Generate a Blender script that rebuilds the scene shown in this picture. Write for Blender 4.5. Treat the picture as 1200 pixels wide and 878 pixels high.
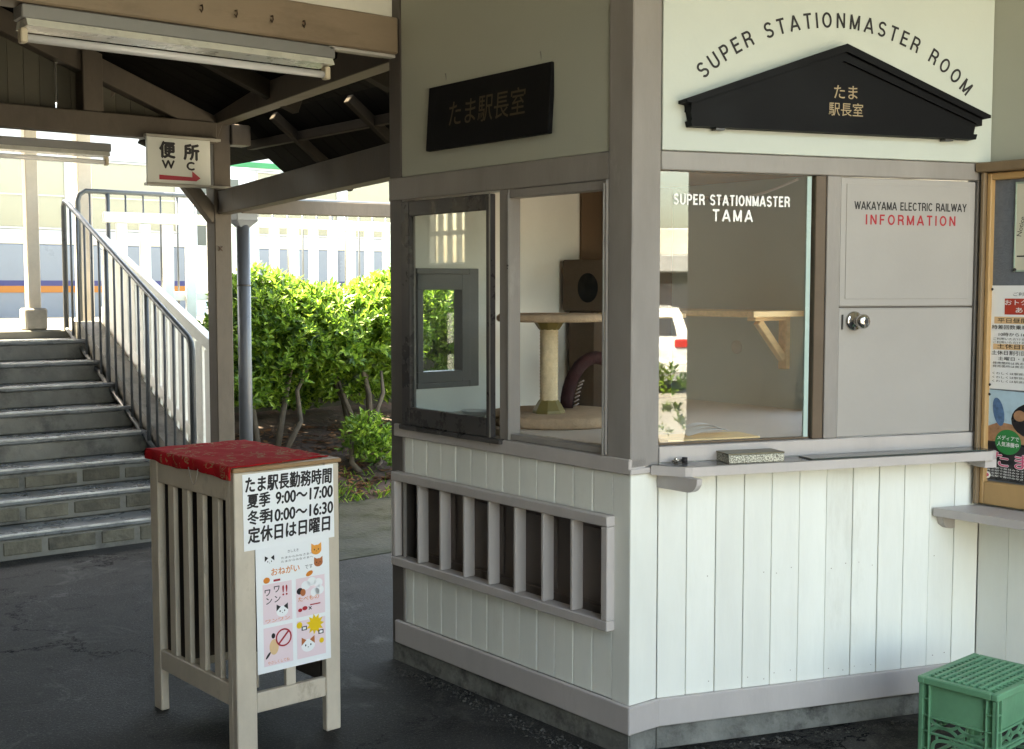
import bpy, bmesh, math, random
from mathutils import Matrix, Vector
R = math.radians
for o in list(bpy.data.objects): bpy.data.objects.remove(o)
SC = bpy.context.scene
COL = SC.collection
random.seed(7)

# ------------------------------------------------------------------ camera, light, exposure
cam = bpy.data.cameras.new('camera'); cam_o = bpy.data.objects.new('camera', cam); COL.objects.link(cam_o)
cam_o.location = (-2.702, -2.769, 1.5)
cam_o.rotation_euler = (R(90 - 4.021), 0, R(-38.748))
cam.sensor_width = 36; cam.sensor_fit = 'HORIZONTAL'; cam.lens = 43.356
cam.clip_start = 0.05; cam.clip_end = 500
SC.camera = cam_o
SUN_EL, SUN_AZ = 60, 318          # azimuth clockwise from +Y, where the sun stands
world = bpy.data.worlds.new('World'); SC.world = world; world.use_nodes = True
wn = world.node_tree.nodes; wl = world.node_tree.links
bg = wn['Background']; sky = wn.new('ShaderNodeTexSky'); sky.sky_type = 'NISHITA'; sky.sun_disc = False
sky.sun_elevation = R(SUN_EL); sky.sun_rotation = R(SUN_AZ); sky.dust_density = 3.0; sky.air_density = 1.0
wl.new(sky.outputs[0], bg.inputs[0]); bg.inputs[1].default_value = 0.15
sun = bpy.data.lights.new('sun', 'SUN'); sun.energy = 5.0; sun.angle = R(0.6); sun.color = (1, .95, .87)
sun_o = bpy.data.objects.new('sun', sun); COL.objects.link(sun_o)
sd = Vector((math.sin(R(SUN_AZ)) * math.cos(R(SUN_EL)), math.cos(R(SUN_AZ)) * math.cos(R(SUN_EL)), math.sin(R(SUN_EL))))
sun_o.rotation_euler = sd.to_track_quat('Z', 'Y').to_euler(); sun_o.location = sd * 40
SC.view_settings.view_transform = 'Standard'; SC.view_settings.look = 'None'
SC.view_settings.gamma = 1; SC.view_settings.exposure = 3.8
try:
    SC.view_settings.use_white_balance = True; SC.view_settings.white_balance_temperature = 8900; SC.view_settings.white_balance_tint = 4
except Exception: pass
SC.cycles.use_denoising = True
SC.cycles.max_bounces = 14; SC.cycles.diffuse_bounces = 8; SC.cycles.transparent_max_bounces = 16; SC.cycles.glossy_bounces = 6
SC.cycles.sample_clamp_indirect = 12
SC.cycles.caustics_reflective = False; SC.cycles.caustics_refractive = False

# ------------------------------------------------------------------ materials
MATS = {}
def lin(c):
    return tuple(((v / 255) / 12.92 if v / 255 <= .04045 else ((v / 255 + .055) / 1.055) ** 2.4) for v in c)
def pm(name, col, rough=.6, var=.12, scale=5.0, bump=.0, bscale=60, spec=.4, metal=0, island=0.0, grime=0.0, gcol=(.05, .045, .04), gscale=1.6, gcut=.56, stretch=(1, 1, 1), coat=0):
    if name in MATS: return MATS[name]
    m = bpy.data.materials.new(name); m.use_nodes = True; MATS[name] = m
    nt = m.node_tree; N = nt.nodes; L = nt.links; b = N['Principled BSDF']
    b.inputs['Roughness'].default_value = rough; b.inputs['Specular IOR Level'].default_value = spec
    b.inputs['Metallic'].default_value = metal; b.inputs['Coat Weight'].default_value = coat
    tc = N.new('ShaderNodeTexCoord'); mp = N.new('ShaderNodeMapping'); mp.inputs['Scale'].default_value = stretch
    L.new(tc.outputs['Object'], mp.inputs[0])
    nz = N.new('ShaderNodeTexNoise'); nz.inputs['Scale'].default_value = scale; nz.inputs['Detail'].default_value = 8; nz.inputs['Roughness'].default_value = .65
    L.new(mp.outputs[0], nz.inputs['Vector'])
    mr = N.new('ShaderNodeMapRange'); mr.inputs['From Min'].default_value = .3; mr.inputs['From Max'].default_value = .7
    mr.inputs['To Min'].default_value = 1 - var; mr.inputs['To Max'].default_value = 1 + var
    L.new(nz.outputs[0], mr.inputs[0])
    val = mr.outputs[0]
    if island:
        g = N.new('ShaderNodeNewGeometry'); m2 = N.new('ShaderNodeMapRange')
        m2.inputs['To Min'].default_value = 1 - island; m2.inputs['To Max'].default_value = 1 + island
        L.new(g.outputs['Random Per Island'], m2.inputs[0])
        mu = N.new('ShaderNodeMath'); mu.operation = 'MULTIPLY'; L.new(val, mu.inputs[0]); L.new(m2.outputs[0], mu.inputs[1]); val = mu.outputs[0]
    vm = N.new('ShaderNodeVectorMath'); vm.operation = 'SCALE'; vm.inputs[0].default_value = col[:3]; L.new(val, vm.inputs['Scale'])
    out = vm.outputs[0]
    if grime:
        n2 = N.new('ShaderNodeTexNoise'); n2.inputs['Scale'].default_value = gscale; n2.inputs['Detail'].default_value = 10; n2.inputs['Roughness'].default_value = .72
        L.new(mp.outputs[0], n2.inputs['Vector'])
        m3 = N.new('ShaderNodeMapRange'); m3.inputs['From Min'].default_value = gcut; m3.inputs['From Max'].default_value = gcut + .16
        m3.inputs['To Max'].default_value = grime; m3.clamp = True
        L.new(n2.outputs[0], m3.inputs[0])
        mx = N.new('ShaderNodeMix'); mx.data_type = 'RGBA'; L.new(m3.outputs[0], mx.inputs[0]); L.new(out, mx.inputs[6]); mx.inputs[7].default_value = (*gcol, 1)
        out = mx.outputs[2]
    L.new(out, b.inputs['Base Color'])
    rr = N.new('ShaderNodeMapRange'); rr.inputs['From Min'].default_value = .3; rr.inputs['From Max'].default_value = .7
    rr.inputs['To Min'].default_value = max(0.03, rough - .1); rr.inputs['To Max'].default_value = min(1, rough + .1)
    L.new(nz.outputs[0], rr.inputs[0]); L.new(rr.outputs[0], b.inputs['Roughness'])
    if bump:
        n3 = N.new('ShaderNodeTexNoise'); n3.inputs['Scale'].default_value = bscale; n3.inputs['Detail'].default_value = 6
        L.new(mp.outputs[0], n3.inputs['Vector'])
        bp = N.new('ShaderNodeBump'); bp.inputs['Strength'].default_value = bump; bp.inputs['Distance'].default_value = .01
        L.new(n3.outputs[0], bp.inputs['Height']); L.new(bp.outputs[0], b.inputs['Normal'])
    return m
def glass_mat(name='window_glass', r0=.045, tint=(1, 1, 1)):
    if name in MATS: return MATS[name]
    m = bpy.data.materials.new(name); m.use_nodes = True; MATS[name] = m
    nt = m.node_tree; N = nt.nodes; L = nt.links; N.remove(N['Principled BSDF']); out = N['Material Output']
    g = N.new('ShaderNodeNewGeometry'); dt = N.new('ShaderNodeVectorMath'); dt.operation = 'DOT_PRODUCT'
    L.new(g.outputs['Normal'], dt.inputs[0]); L.new(g.outputs['Incoming'], dt.inputs[1])
    ab = N.new('ShaderNodeMath'); ab.operation = 'ABSOLUTE'; L.new(dt.outputs['Value'], ab.inputs[0])
    iv = N.new('ShaderNodeMath'); iv.operation = 'SUBTRACT'; iv.inputs[0].default_value = 1; L.new(ab.outputs[0], iv.inputs[1])
    pw = N.new('ShaderNodeMath'); pw.operation = 'POWER'; L.new(iv.outputs[0], pw.inputs[0]); pw.inputs[1].default_value = 5
    ma = N.new('ShaderNodeMath'); ma.operation = 'MULTIPLY_ADD'; L.new(pw.outputs[0], ma.inputs[0]); ma.inputs[1].default_value = 1 - r0; ma.inputs[2].default_value = r0
    tr = N.new('ShaderNodeBsdfTransparent'); tr.inputs[0].default_value = (*tint, 1)
    gl = N.new('ShaderNodeBsdfGlossy'); gl.inputs['Roughness'].default_value = 0.0
    mx = N.new('ShaderNodeMixShader'); L.new(ma.outputs[0], mx.inputs[0]); L.new(tr.outputs[0], mx.inputs[1]); L.new(gl.outputs[0], mx.inputs[2])
    L.new(mx.outputs[0], out.inputs['Surface'])
    return m
def leaf_mat(name, c1, c2, c3):
    if name in MATS: return MATS[name]
    m = bpy.data.materials.new(name); m.use_nodes = True; MATS[name] = m
    nt = m.node_tree; N = nt.nodes; L = nt.links; b = N['Principled BSDF']; out = N['Material Output']
    g = N.new('ShaderNodeNewGeometry'); cr = N.new('ShaderNodeValToRGB')
    cr.color_ramp.elements[0].color = (*c1, 1); cr.color_ramp.elements[1].color = (*c3, 1)
    e = cr.color_ramp.elements.new(.38); e.color = (*c2, 1)
    L.new(g.outputs['Random Per Island'], cr.inputs[0]); L.new(cr.outputs[0], b.inputs['Base Color'])
    b.inputs['Roughness'].default_value = .38; b.inputs['Specular IOR Level'].default_value = .4
    t = N.new('ShaderNodeBsdfTranslucent'); L.new(cr.outputs[0], t.inputs[0])
    mx = N.new('ShaderNodeMixShader'); mx.inputs[0].default_value = .5; L.new(b.outputs[0], mx.inputs[1]); L.new(t.outputs[0], mx.inputs[2])
    L.new(mx.outputs[0], out.inputs['Surface'])
    return m
WHITEBOARD = pm('white_board_paint', (.77, .775, .72), .5, .06, 5, .08, 40, island=.045, grime=.45, gcol=(.44, .41, .34), gscale=2.2, gcut=.57, stretch=(1, 1, .25))
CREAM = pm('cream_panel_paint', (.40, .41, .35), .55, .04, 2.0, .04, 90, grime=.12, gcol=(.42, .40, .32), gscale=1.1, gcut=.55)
TRIM = pm('greige_trim_paint', (.265, .243, .23), .40, .13, 6, .14, 45, stretch=(1, 1, .3), grime=.6, gcol=(.42, .39, .365), gscale=8, gcut=.61)
DOORP = pm('greige_door_paint', (.35, .33, .315), .4, .04, 2.5, .03, 70)
DARKTRIM = pm('dark_brown_paint', (.095, .082, .074), .4, .12, 8, .05, 50, grime=.5, gcol=(.16, .15, .14), gscale=7, gcut=.62)
BRONZE = pm('bronze_aluminium', (.045, .041, .042), .3, .15, 10, spec=.5)
ALU = pm('worn_aluminium', (.32, .31, .30), .35, .1, 20, metal=.7)
GLASS = glass_mat()
TAN = pm('tan_beam_paint', (.23, .175, .125), .55, .12, 5, .1, 30, stretch=(.3, 1, 1), grime=.45, gcol=(.10, .065, .04), gscale=4, gcut=.55)
OLDWOOD = pm('greyed_painted_timber', (.095, .078, .063), .65, .2, 6, .15, 35, spec=.2, stretch=(1, 1, .5), grime=.6, gcol=(.045, .035, .027), gscale=3, gcut=.55)
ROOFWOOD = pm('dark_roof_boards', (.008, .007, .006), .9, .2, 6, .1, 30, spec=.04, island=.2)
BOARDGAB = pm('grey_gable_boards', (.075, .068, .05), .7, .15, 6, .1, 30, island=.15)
PLASTER = pm('white_plaster', (.68, .68, .63), .8, .06, 3, .1, 60)
def floor_mat():
    m = bpy.data.materials.new('worn_damp_concrete'); m.use_nodes = True; nt = m.node_tree; N = nt.nodes; L = nt.links; b = N['Principled BSDF']
    tc = N.new('ShaderNodeTexCoord')
    def noise(sc, det, ro=.6, dist=0):
        n = N.new('ShaderNodeTexNoise'); n.inputs['Scale'].default_value = sc; n.inputs['Detail'].default_value = det; n.inputs['Roughness'].default_value = ro; n.inputs['Distortion'].default_value = dist
        L.new(tc.outputs['Object'], n.inputs['Vector']); return n.outputs[0]
    def rng(v, a, b_, c, d):
        r = N.new('ShaderNodeMapRange'); r.inputs[1].default_value = a; r.inputs[2].default_value = b_; r.inputs[3].default_value = c; r.inputs[4].default_value = d; L.new(v, r.inputs[0]); return r.outputs[0]
    def mix(f, a, b_):
        x = N.new('ShaderNodeMix'); x.data_type = 'RGBA'
        L.new(f, x.inputs[0])
        for i, q in ((6, a), (7, b_)):
            if isinstance(q, tuple): x.inputs[i].default_value = (*q, 1)
            else: L.new(q, x.inputs[i])
        return x.outputs[2]
    big = noise(1.1, 10, .7, .5); c = mix(rng(big, .40, .60, 0, 1), (.011, .0108, .0105), (.058, .056, .053))
    c = mix(rng(noise(2.6, 10, .78, 1.2), .54, .68, 0, .8), c, (.10, .098, .09))
    c = mix(rng(noise(6, 9, .75), .57, .68, 0, .85), c, (.009, .009, .009))
    c = mix(rng(noise(120, 4, .7), .56, .66, 0, .75), c, (.12, .118, .11))
    c = mix(rng(noise(60, 4, .7), .62, .70, 0, .7), c, (.006, .006, .006))
    vo = N.new('ShaderNodeTexVoronoi'); vo.feature = 'DISTANCE_TO_EDGE'; vo.inputs['Scale'].default_value = .42
    wp = N.new('ShaderNodeTexNoise'); wp.inputs['Scale'].default_value = 2.2; wp.inputs['Detail'].default_value = 11; wp.inputs['Roughness'].default_value = .68
    L.new(tc.outputs['Object'], wp.inputs['Vector']); va = N.new('ShaderNodeVectorMath'); va.operation = 'MULTIPLY_ADD'
    L.new(wp.outputs['Color'], va.inputs[0]); va.inputs[1].default_value = (.9, .9, .9); L.new(tc.outputs['Object'], va.inputs[2]); L.new(va.outputs[0], vo.inputs['Vector'])
    cw = rng(noise(.9, 3), .42, .62, 0, .005)
    ck = N.new('ShaderNodeMath'); ck.operation = 'LESS_THAN'; L.new(vo.outputs['Distance'], ck.inputs[0]); L.new(cw, ck.inputs[1]); crack = ck.outputs[0]
    c = mix(crack, c, (.004, .004, .004))
    L.new(c, b.inputs['Base Color'])
    L.new(rng(big, .42, .60, .55, .95), b.inputs['Roughness']); b.inputs['Specular IOR Level'].default_value = .09
    bp = N.new('ShaderNodeBump'); bp.inputs['Strength'].default_value = .8; bp.inputs['Distance'].default_value = .008
    ad = N.new('ShaderNodeMath'); ad.operation = 'MULTIPLY_ADD'; L.new(crack, ad.inputs[0]); ad.inputs[1].default_value = -2; L.new(noise(70, 5, .7), ad.inputs[2])
    L.new(ad.outputs[0], bp.inputs['Height']); L.new(bp.outputs[0], b.inputs['Normal'])
    return m
CONC_D = floor_mat()
CONC_STEP = pm('stained_step_concrete', (.155, .15, .135), .55, .3, 3.5, .3, 30, grime=.8, gcol=(.03, .03, .03), gscale=2.6, gcut=.5)
CONC_FOOT = pm('dirty_footing_concrete', (.17, .17, .155), .8, .4, 7, .8, 28, grime=.9, gcol=(.025, .022, .019), gscale=5, gcut=.47)
CONC_L = pm('pale_path_concrete', (.05, .05, .04), .85, .4, 7, .6, 40, spec=.1, grime=.85, gcol=(.018, .022, .010), gscale=3.5, gcut=.47)
STEEL = pm('grey_rail_paint', (.075, .083, .092), .35, .15, 12, .05, 60, grime=.4, gcol=(.10, .06, .05), gscale=10, gcut=.6)
FENCEW = pm('white_fence_paint', (.74, .73, .68), .6, .08, 6, .08, 40, grime=.35, gcol=(.45, .36, .26), gscale=5, gcut=.6)
STANDP = pm('stand_beige_paint', (.54, .465, .375), .5, .12, 8, .1, 45, stretch=(1, 1, .5), grime=.7, gcol=(.22, .165, .11), gscale=9, gcut=.58)
PAPER = pm('white_paper', (.82, .83, .84), .6, .02, 3)
INK = pm('black_ink', (.015, .013, .015), .6, .1)
BLACK = pm('black_lacquer', (.004, .004, .005), .55, .2, 6, .05, 40, spec=.12)
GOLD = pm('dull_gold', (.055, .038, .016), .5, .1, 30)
GOLDB = pm('pale_gold', (.36, .27, .16), .5, .1, 30)
RED = pm('red_print', (.38, .014, .025), .5, .06)
LTRIM = pm('faded_trim_paint', (.46, .42, .405), .45, .09, 5, .08, 60, stretch=(1, 1, .35), grime=.5, gcol=(.30, .27, .25), gscale=7, gcut=.6)
WHITE = pm('white_vinyl', (.85, .85, .85), .5, .02)
SOIL = pm('leaf_strewn_soil', (.045, .030, .022), .95, .4, 7, .8, 30, grime=.6, gcol=(.09, .04, .025), gscale=9, gcut=.5)

# ------------------------------------------------------------------ mesh helpers
ORI = {}
TXT = {}
def text_geo(body, offset=0.0, extrude=.0):
    k = (body, offset, extrude)
    if k in TXT: return TXT[k]
    cu = bpy.data.curves.new('lettering_curve', 'FONT'); cu.body = body; cu.size = 1; cu.offset = offset; cu.extrude = extrude
    cu.resolution_u = 3
    o = bpy.data.objects.new('lettering_curve', cu); COL.objects.link(o)
    dg = bpy.context.evaluated_depsgraph_get()
    me = bpy.data.meshes.new_from_object(o.evaluated_get(dg), depsgraph=dg)
    vs = [v.co.copy() for v in me.vertices]; fs = [tuple(p.vertices) for p in me.polygons]
    bpy.data.objects.remove(o); bpy.data.curves.remove(cu); bpy.data.meshes.remove(me)
    TXT[k] = (vs, fs); return TXT[k]

def _arc(cx, cy, rx, ry, a0, a1, n=12): return [(cx + rx * math.cos(R(a0 + (a1 - a0) * i / n)), cy + ry * math.sin(R(a0 + (a1 - a0) * i / n))) for i in range(n + 1)]
_b, _t = .07, .93
GLYPH = {
 'A': (.72, [[(.03, 0), (.36, .99), (.69, 0)], [(.14, .30), (.58, .30)]]),
 'C': (.70, [_arc(.37, .5, .30, .43, 40, 320, 24)]),
 'E': (.56, [[(.55, _t), (.07, _t), (.07, _b), (.56, _b)], [(.07, .52), (.51, .52)]]),
 'F': (.53, [[(.53, _t), (.07, _t), (.07, 0)], [(.07, .50), (.47, .50)]]),
 'I': (.15, [[(.075, 0), (.075, 1)]]),
 'K': (.66, [[(.07, 0), (.07, 1)], [(.62, 1), (.10, .38)], [(.24, .54), (.64, 0)]]),
 'L': (.52, [[(.07, 1), (.07, _b), (.52, _b)]]),
 'M': (.78, [[(.07, 0), (.07, .97), (.39, .06), (.71, .97), (.71, 0)]]),
 'N': (.66, [[(.07, 0), (.07, .96), (.59, .04), (.59, 1)]]),
 'O': (.74, [_arc(.37, .5, .30, .43, 0, 360, 28)]),
 'P': (.60, [[(.07, 0), (.07, _t), (.33, _t)] + _arc(.34, .69, .19, .24, 90, -90, 10) + [(.07, .45)]]),
 'R': (.64, [[(.07, 0), (.07, _t), (.34, _t)] + _arc(.36, .71, .20, .22, 90, -90, 10) + [(.07, .49)], [(.36, .49), (.54, .36), (.58, 0)]]),
 'S': (.62, [_arc(.31, .71, .235, .22, 20, 240, 14) + [(.38, .485)] + _arc(.31, .27, .245, .20, 55, -160, 14)]),
 'T': (.60, [[(.0, _t), (.60, _t)], [(.30, 0), (.30, _t)]]),
 'U': (.66, [[(.07, 1), (.07, .33)] + _arc(.33, .33, .26, .26, 180, 360, 12) + [(.59, 1)]]),
 'W': (.96, [[(.03, 1), (.26, .05), (.48, .95), (.70, .05), (.93, 1)]]),
 'Y': (.66, [[(.03, 1), (.33, .46), (.63, 1)], [(.33, 0), (.33, .46)]]),
}
class MB:
    def __init__(s, M=None):
        s.v = []; s.f = []; s.m = []; s.sm = []; s.M = M or Matrix(); s.mi = 0; s.smooth = False
    def add(s, vs, fs, M=None, smooth=None):
        n = len(s.v); T = s.M @ M if M is not None else s.M
        s.v += [T @ Vector(v) for v in vs]; s.f += [tuple(i + n for i in f) for f in fs]
        s.m += [s.mi] * len(fs); s.sm += [s.smooth if smooth is None else smooth] * len(fs)
        return s
    def box(s, x0, x1, y0, y1, z0, z1, bv=.003, M=None):
        if x1 < x0: x0, x1 = x1, x0
        if y1 < y0: y0, y1 = y1, y0
        if z1 < z0: z0, z1 = z1, z0
        b = min(bv, (x1 - x0) * .3, (y1 - y0) * .3, (z1 - z0) * .3)
        if b <= 1e-5:
            vs = [(x, y, z) for z in (z0, z1) for y in (y0, y1) for x in (x0, x1)]
            fs = [(0, 2, 3, 1), (4, 5, 7, 6), (0, 1, 5, 4), (2, 6, 7, 3), (0, 4, 6, 2), (1, 3, 7, 5)]
            return s.add(vs, fs, M, False)
        lo = (x0, y0, z0); hi = (x1, y1, z1); vs = []; idx = {}
        for i in range(8):
            sg = [(i >> a) & 1 for a in range(3)]
            for ax in range(3):
                p = []
                for a in range(3):
                    e = hi[a] if sg[a] else lo[a]
                    p.append(e if a == ax else e + (-b if sg[a] else b))
                idx[(i, ax)] = len(vs); vs.append(tuple(p))
        fs = []
        for ax in range(3):
            a, c = [(1, 2), (2, 0), (0, 1)][ax]
            for sg in (0, 1):
                q = [idx[((sg << ax) | (i << a) | (j << c), ax)] for i, j in ((0, 0), (1, 0), (1, 1), (0, 1))]
                fs.append(tuple(q if sg else q[::-1]))
        for ax in range(3):
            a, c = [(1, 2), (2, 0), (0, 1)][ax]
            for i in (0, 1):
                for j in (0, 1):
                    k0 = (i << a) | (j << c); k1 = k0 | (1 << ax)
                    q = [idx[(k0, a)], idx[(k1, a)], idx[(k1, c)], idx[(k0, c)]]
                    fs.append(tuple(q if (i == j) else q[::-1]))
        for i in range(8):
            q = [idx[(i, 0)], idx[(i, 1)], idx[(i, 2)]]
            par = (i & 1) ^ ((i >> 1) & 1) ^ ((i >> 2) & 1)
            fs.append(tuple(q if par else q[::-1]))
        return s.add(vs, fs, M, False)
    def bar(s, p, q, w, h, up=(0, 0, 1), bv=.003):
        p = Vector(p); q = Vector(q); d = q - p; l = d.length; d.normalize(); u = Vector(up)
        if abs(d.dot(u)) > .99: u = Vector((1, 0, 0))
        sx = d.cross(u).normalized(); u = sx.cross(d)
        T = Matrix((sx, d, u)).transposed().to_4x4(); T.translation = p
        return s.box(-w / 2, w / 2, 0, l, -h / 2, h / 2, bv, T)
    def tube(s, pts, r, n=10, caps=True):
        pts = [Vector(p) for p in pts]; rs = r if isinstance(r, (list, tuple)) else [r] * len(pts)
        vs = []; fs = []; prev = None
        for i, p in enumerate(pts):
            t = (pts[min(i + 1, len(pts) - 1)] - pts[max(i - 1, 0)]).normalized()
            if prev is None:
                a = Vector((0, 0, 1)) if abs(t.z) < .9 else Vector((1, 0, 0)); u = t.cross(a).normalized()
            else: u = (prev - t * prev.dot(t)).normalized()
            prev = u; w = t.cross(u)
            for k in range(n):
                an = 2 * math.pi * k / n; vs.append(p + (u * math.cos(an) + w * math.sin(an)) * rs[i])
        for i in range(len(pts) - 1):
            for k in range(n):
                k2 = (k + 1) % n; fs.append((i * n + k, i * n + k2, (i + 1) * n + k2, (i + 1) * n + k))
        s.add(vs, fs, None, True)
        if caps:
            e = len(s.v) - len(vs)
            s.f.append(tuple(range(e + n - 1, e - 1, -1))); s.f.append(tuple(e + (len(pts) - 1) * n + k for k in range(n)))
            s.m += [s.mi] * 2; s.sm += [False] * 2
        return s
    def lathe(s, prof, c=(0, 0, 0), n=24, M=None, smooth=True):
        vs = []; fs = []
        for r, z in prof:
            for k in range(n):
                a = 2 * math.pi * k / n; vs.append((c[0] + r * math.cos(a), c[1] + r * math.sin(a), c[2] + z))
        for i in range(len(prof) - 1):
            for k in range(n):
                k2 = (k + 1) % n; fs.append((i * n + k, i * n + k2, (i + 1) * n + k2, (i + 1) * n + k))
        fs.append(tuple(range(n - 1, -1, -1))); fs.append(tuple((len(prof) - 1) * n + k for k in range(n)))
        return s.add(vs, fs, M, smooth)
    def prism(s, poly, y0, y1, M=None):          # polygon in local x-z (counter-clockwise seen from -y), from y0 (front) to y1
        n = len(poly)
        vs = [(x, y0, z) for x, z in poly] + [(x, y1, z) for x, z in poly]
        fs = [tuple(range(n)), tuple(range(2 * n - 1, n - 1, -1))]
        for i in range(n):
            j = (i + 1) % n; fs.append((i, i + n, j + n, j))
        return s.add(vs, fs, M, False)
    def text(s, body, x, z, h, y=-.002, sx=1.0, offset=.0, align='c', rot=0, width=None, ext=.001, skew=0):
        if offset > .002:
            d = offset * h * 1.1; k0 = 0
            for dx, dz in ((0, 0), (-d, 0), (d, 0), (0, -d), (0, d)):
                s.text(body, x + dx, z + dz, h, y - k0, sx, 0, align, rot, width, ext, skew); k0 += .00004
            return s
        # lettering in the local x-z plane, cap height h, facing -y
        vs, fs = text_geo(body, offset, .0)
        if not vs: return s
        x0 = min(v.x for v in vs); x1 = max(v.x for v in vs)
        cap = .73; k = h / cap
        if width: sx = width / ((x1 - x0) * k)
        c = {'c': (x0 + x1) / 2, 'l': x0, 'r': x1}[align]
        cr, sr = math.cos(rot), math.sin(rot)
        out = []
        for v in vs:
            a = (v.x - c) * k * sx; b = v.y * k; a += skew * b
            out.append((x + a * cr - b * sr, y, z + a * sr + b * cr))
        return s.add(out, fs, None, False)
    def stroke_text(s, body, x, z, h, y, width=None, wt=.15, sx=1.0, rot=0, gap=.2):
        # sans capitals drawn as flat strokes of even weight, cap height h, centred on x, base line z
        gl = [GLYPH.get(ch, None) for ch in body]
        adv = []; pos = 0
        for ch, g in zip(body, gl):
            w = g[0] if g else .34; adv.append(pos); pos += w + gap
        tot = pos - gap; k = (width / (tot * h)) if width else sx
        cr, sr = math.cos(rot), math.sin(rot); lay = 0
        for a0, g in zip(adv, gl):
            if not g: continue
            parts = []
            for st in g[1]:
                cur = [st[0]]
                for i in range(1, len(st)):
                    cur.append(st[i])
                    if i < len(st) - 1:
                        a = Vector(st[i]) - Vector(st[i - 1]); b = Vector(st[i + 1]) - Vector(st[i])
                        if a.normalized().dot(b.normalized()) < -.15: parts.append(cur); cur = [st[i]]
                parts.append(cur)
            for st in parts:
                pts = [Vector(((a0 + p[0] - tot / 2) * h * k, p[1] * h)) for p in st]; n = len(pts); hw = wt * h / 2; L_ = []; R_ = []
                closed = (pts[0] - pts[-1]).length < 1e-6
                for i in range(n):
                    if closed: d0 = (pts[i] - pts[i - 1 if i else n - 2]); d1 = (pts[(i + 1) if i < n - 1 else 1] - pts[i])
                    else: d0 = pts[i] - pts[max(i - 1, 0)]; d1 = pts[min(i + 1, n - 1)] - pts[i]
                    if d0.length < 1e-9: d0 = d1
                    if d1.length < 1e-9: d1 = d0
                    d0 = d0.normalized(); d1 = d1.normalized(); t = (d0 + d1); t = t.normalized() if t.length > 1e-3 else d1
                    nn = Vector((-t.y, t.x)); cs_ = nn.dot(Vector((-d1.y, d1.x))); m = hw / cs_ if cs_ > .68 else hw * .9
                    L_.append(pts[i] + nn * m); R_.append(pts[i] - nn * m)
                vs = [(x + q.x * cr - q.y * sr, y - lay, z + q.x * sr + q.y * cr) for q in L_ + R_]
                s.add(vs, [(i, n + i, n + i + 1, i + 1) for i in range(n - 1)], None, False); lay = (lay + .00003) if lay < .0002 else 0
        return s
    def build(s, name, mats, parent=None, loc=(0, 0, 0), world=True):
        if not isinstance(mats, (list, tuple)): mats = [mats]
        me = bpy.data.meshes.new(name)
        if parent is not None and world: off = ORI.get(parent.name, Vector((0, 0, 0)))
        elif parent is not None: off = Vector((0, 0, 0))
        else: off = Vector(loc)
        me.from_pydata([tuple(Vector(v) - off) for v in s.v], [], s.f)
        for m in mats: me.materials.append(m)
        me.polygons.foreach_set('material_index', s.m); me.polygons.foreach_set('use_smooth', s.sm)
        me.update()
        o = bpy.data.objects.new(name, me); COL.objects.link(o)
        if parent is not None: o.parent = parent
        else: o.location = off
        ORI[o.name] = off
        return o
def tag(o, label, cat, group=None, kind=None):
    if label: o['label'] = label
    if cat: o['category'] = cat
    if group: o['group'] = group
    if kind: o['kind'] = kind
    return o
def thing(name, label, cat, loc=(0, 0, 0), rotz=0, group=None, local=False):
    o = bpy.data.objects.new(name, None); COL.objects.link(o); o.location = loc; o.rotation_euler = (0, 0, rotz); o.empty_display_size = .1
    ORI[o.name] = Vector((0, 0, 0)) if local else Vector(loc)
    return tag(o, label, cat, group)
def struct(o): o['kind'] = 'structure'; return o
def frame(o, x, y):
    x = Vector(x).normalized(); y = Vector(y).normalized(); z = x.cross(y)
    M = Matrix((x, y, z)).transposed().to_4x4(); M.translation = Vector(o); return M

TB = R(19.5)
BD = Vector((math.cos(TB), -math.sin(TB), 0)); BIN = Vector((math.sin(TB), math.cos(TB), 0))
B0 = Vector((.122, 0, 0))
FB = frame(B0, BD, BIN)                      # front wall of the booth: x along it, y into it
FA = frame((0, 1.373, 0), (0, -1, 0), (1, 0, 0))     # side wall: x from the rear post to the corner
XC = 1.312
FC = frame((XC, -.421, 0), (0, -1, 0), (1, 0, 0))    # right wall
BL = 1.262

# ------------------------------------------------------------------ setting: ground, floor, platform
struct(MB().box(-90, 90, -90, 90, -.8, -.30, 0).build('ground', pm('street_pavement', (.22, .215, .20), .85, .2, 2, .3, 60)))
def wavy_floor():
    mb = MB(); nx, ny = 60, 70; x0, x1, y0, y1 = -5.5, 1.6, -5.5, 4.15
    mb.box(x0, x1, y0, y1, -.3, -.006, 0)
    return mb
struct(MB().box(-3.5, 1.62, -4.6, 4.2, -.31, 0, 0).build('concourse_floor', CONC_D))
struct(MB().box(.56, 6, 3.05, 4.62, -.32, .006, 0).build('path', CONC_L))
# platform and its retaining wall
struct(MB().box(-8, 20, 6.46, 10.55, -.3, 1.19, .01).build('platform', pm('platform_concrete', (.13, .125, .11), .85, .15, 4, .2, 30)))
rwl = MB(); rwl.box(.62, 9, 6.40, 6.458, -.3, 1.185, .004)  # wall colour darkened to stand for the deep shade under the shrubs
tag(rwl.build('retaining_wall', pm('shade_dark_stone', (.03, .032, .022), .9, .4, 5, .6, 25), None, (3, 6.43, 0)), 'retaining wall of the platform behind the shrubs, coloured dark as deep shade', 'wall')
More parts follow.
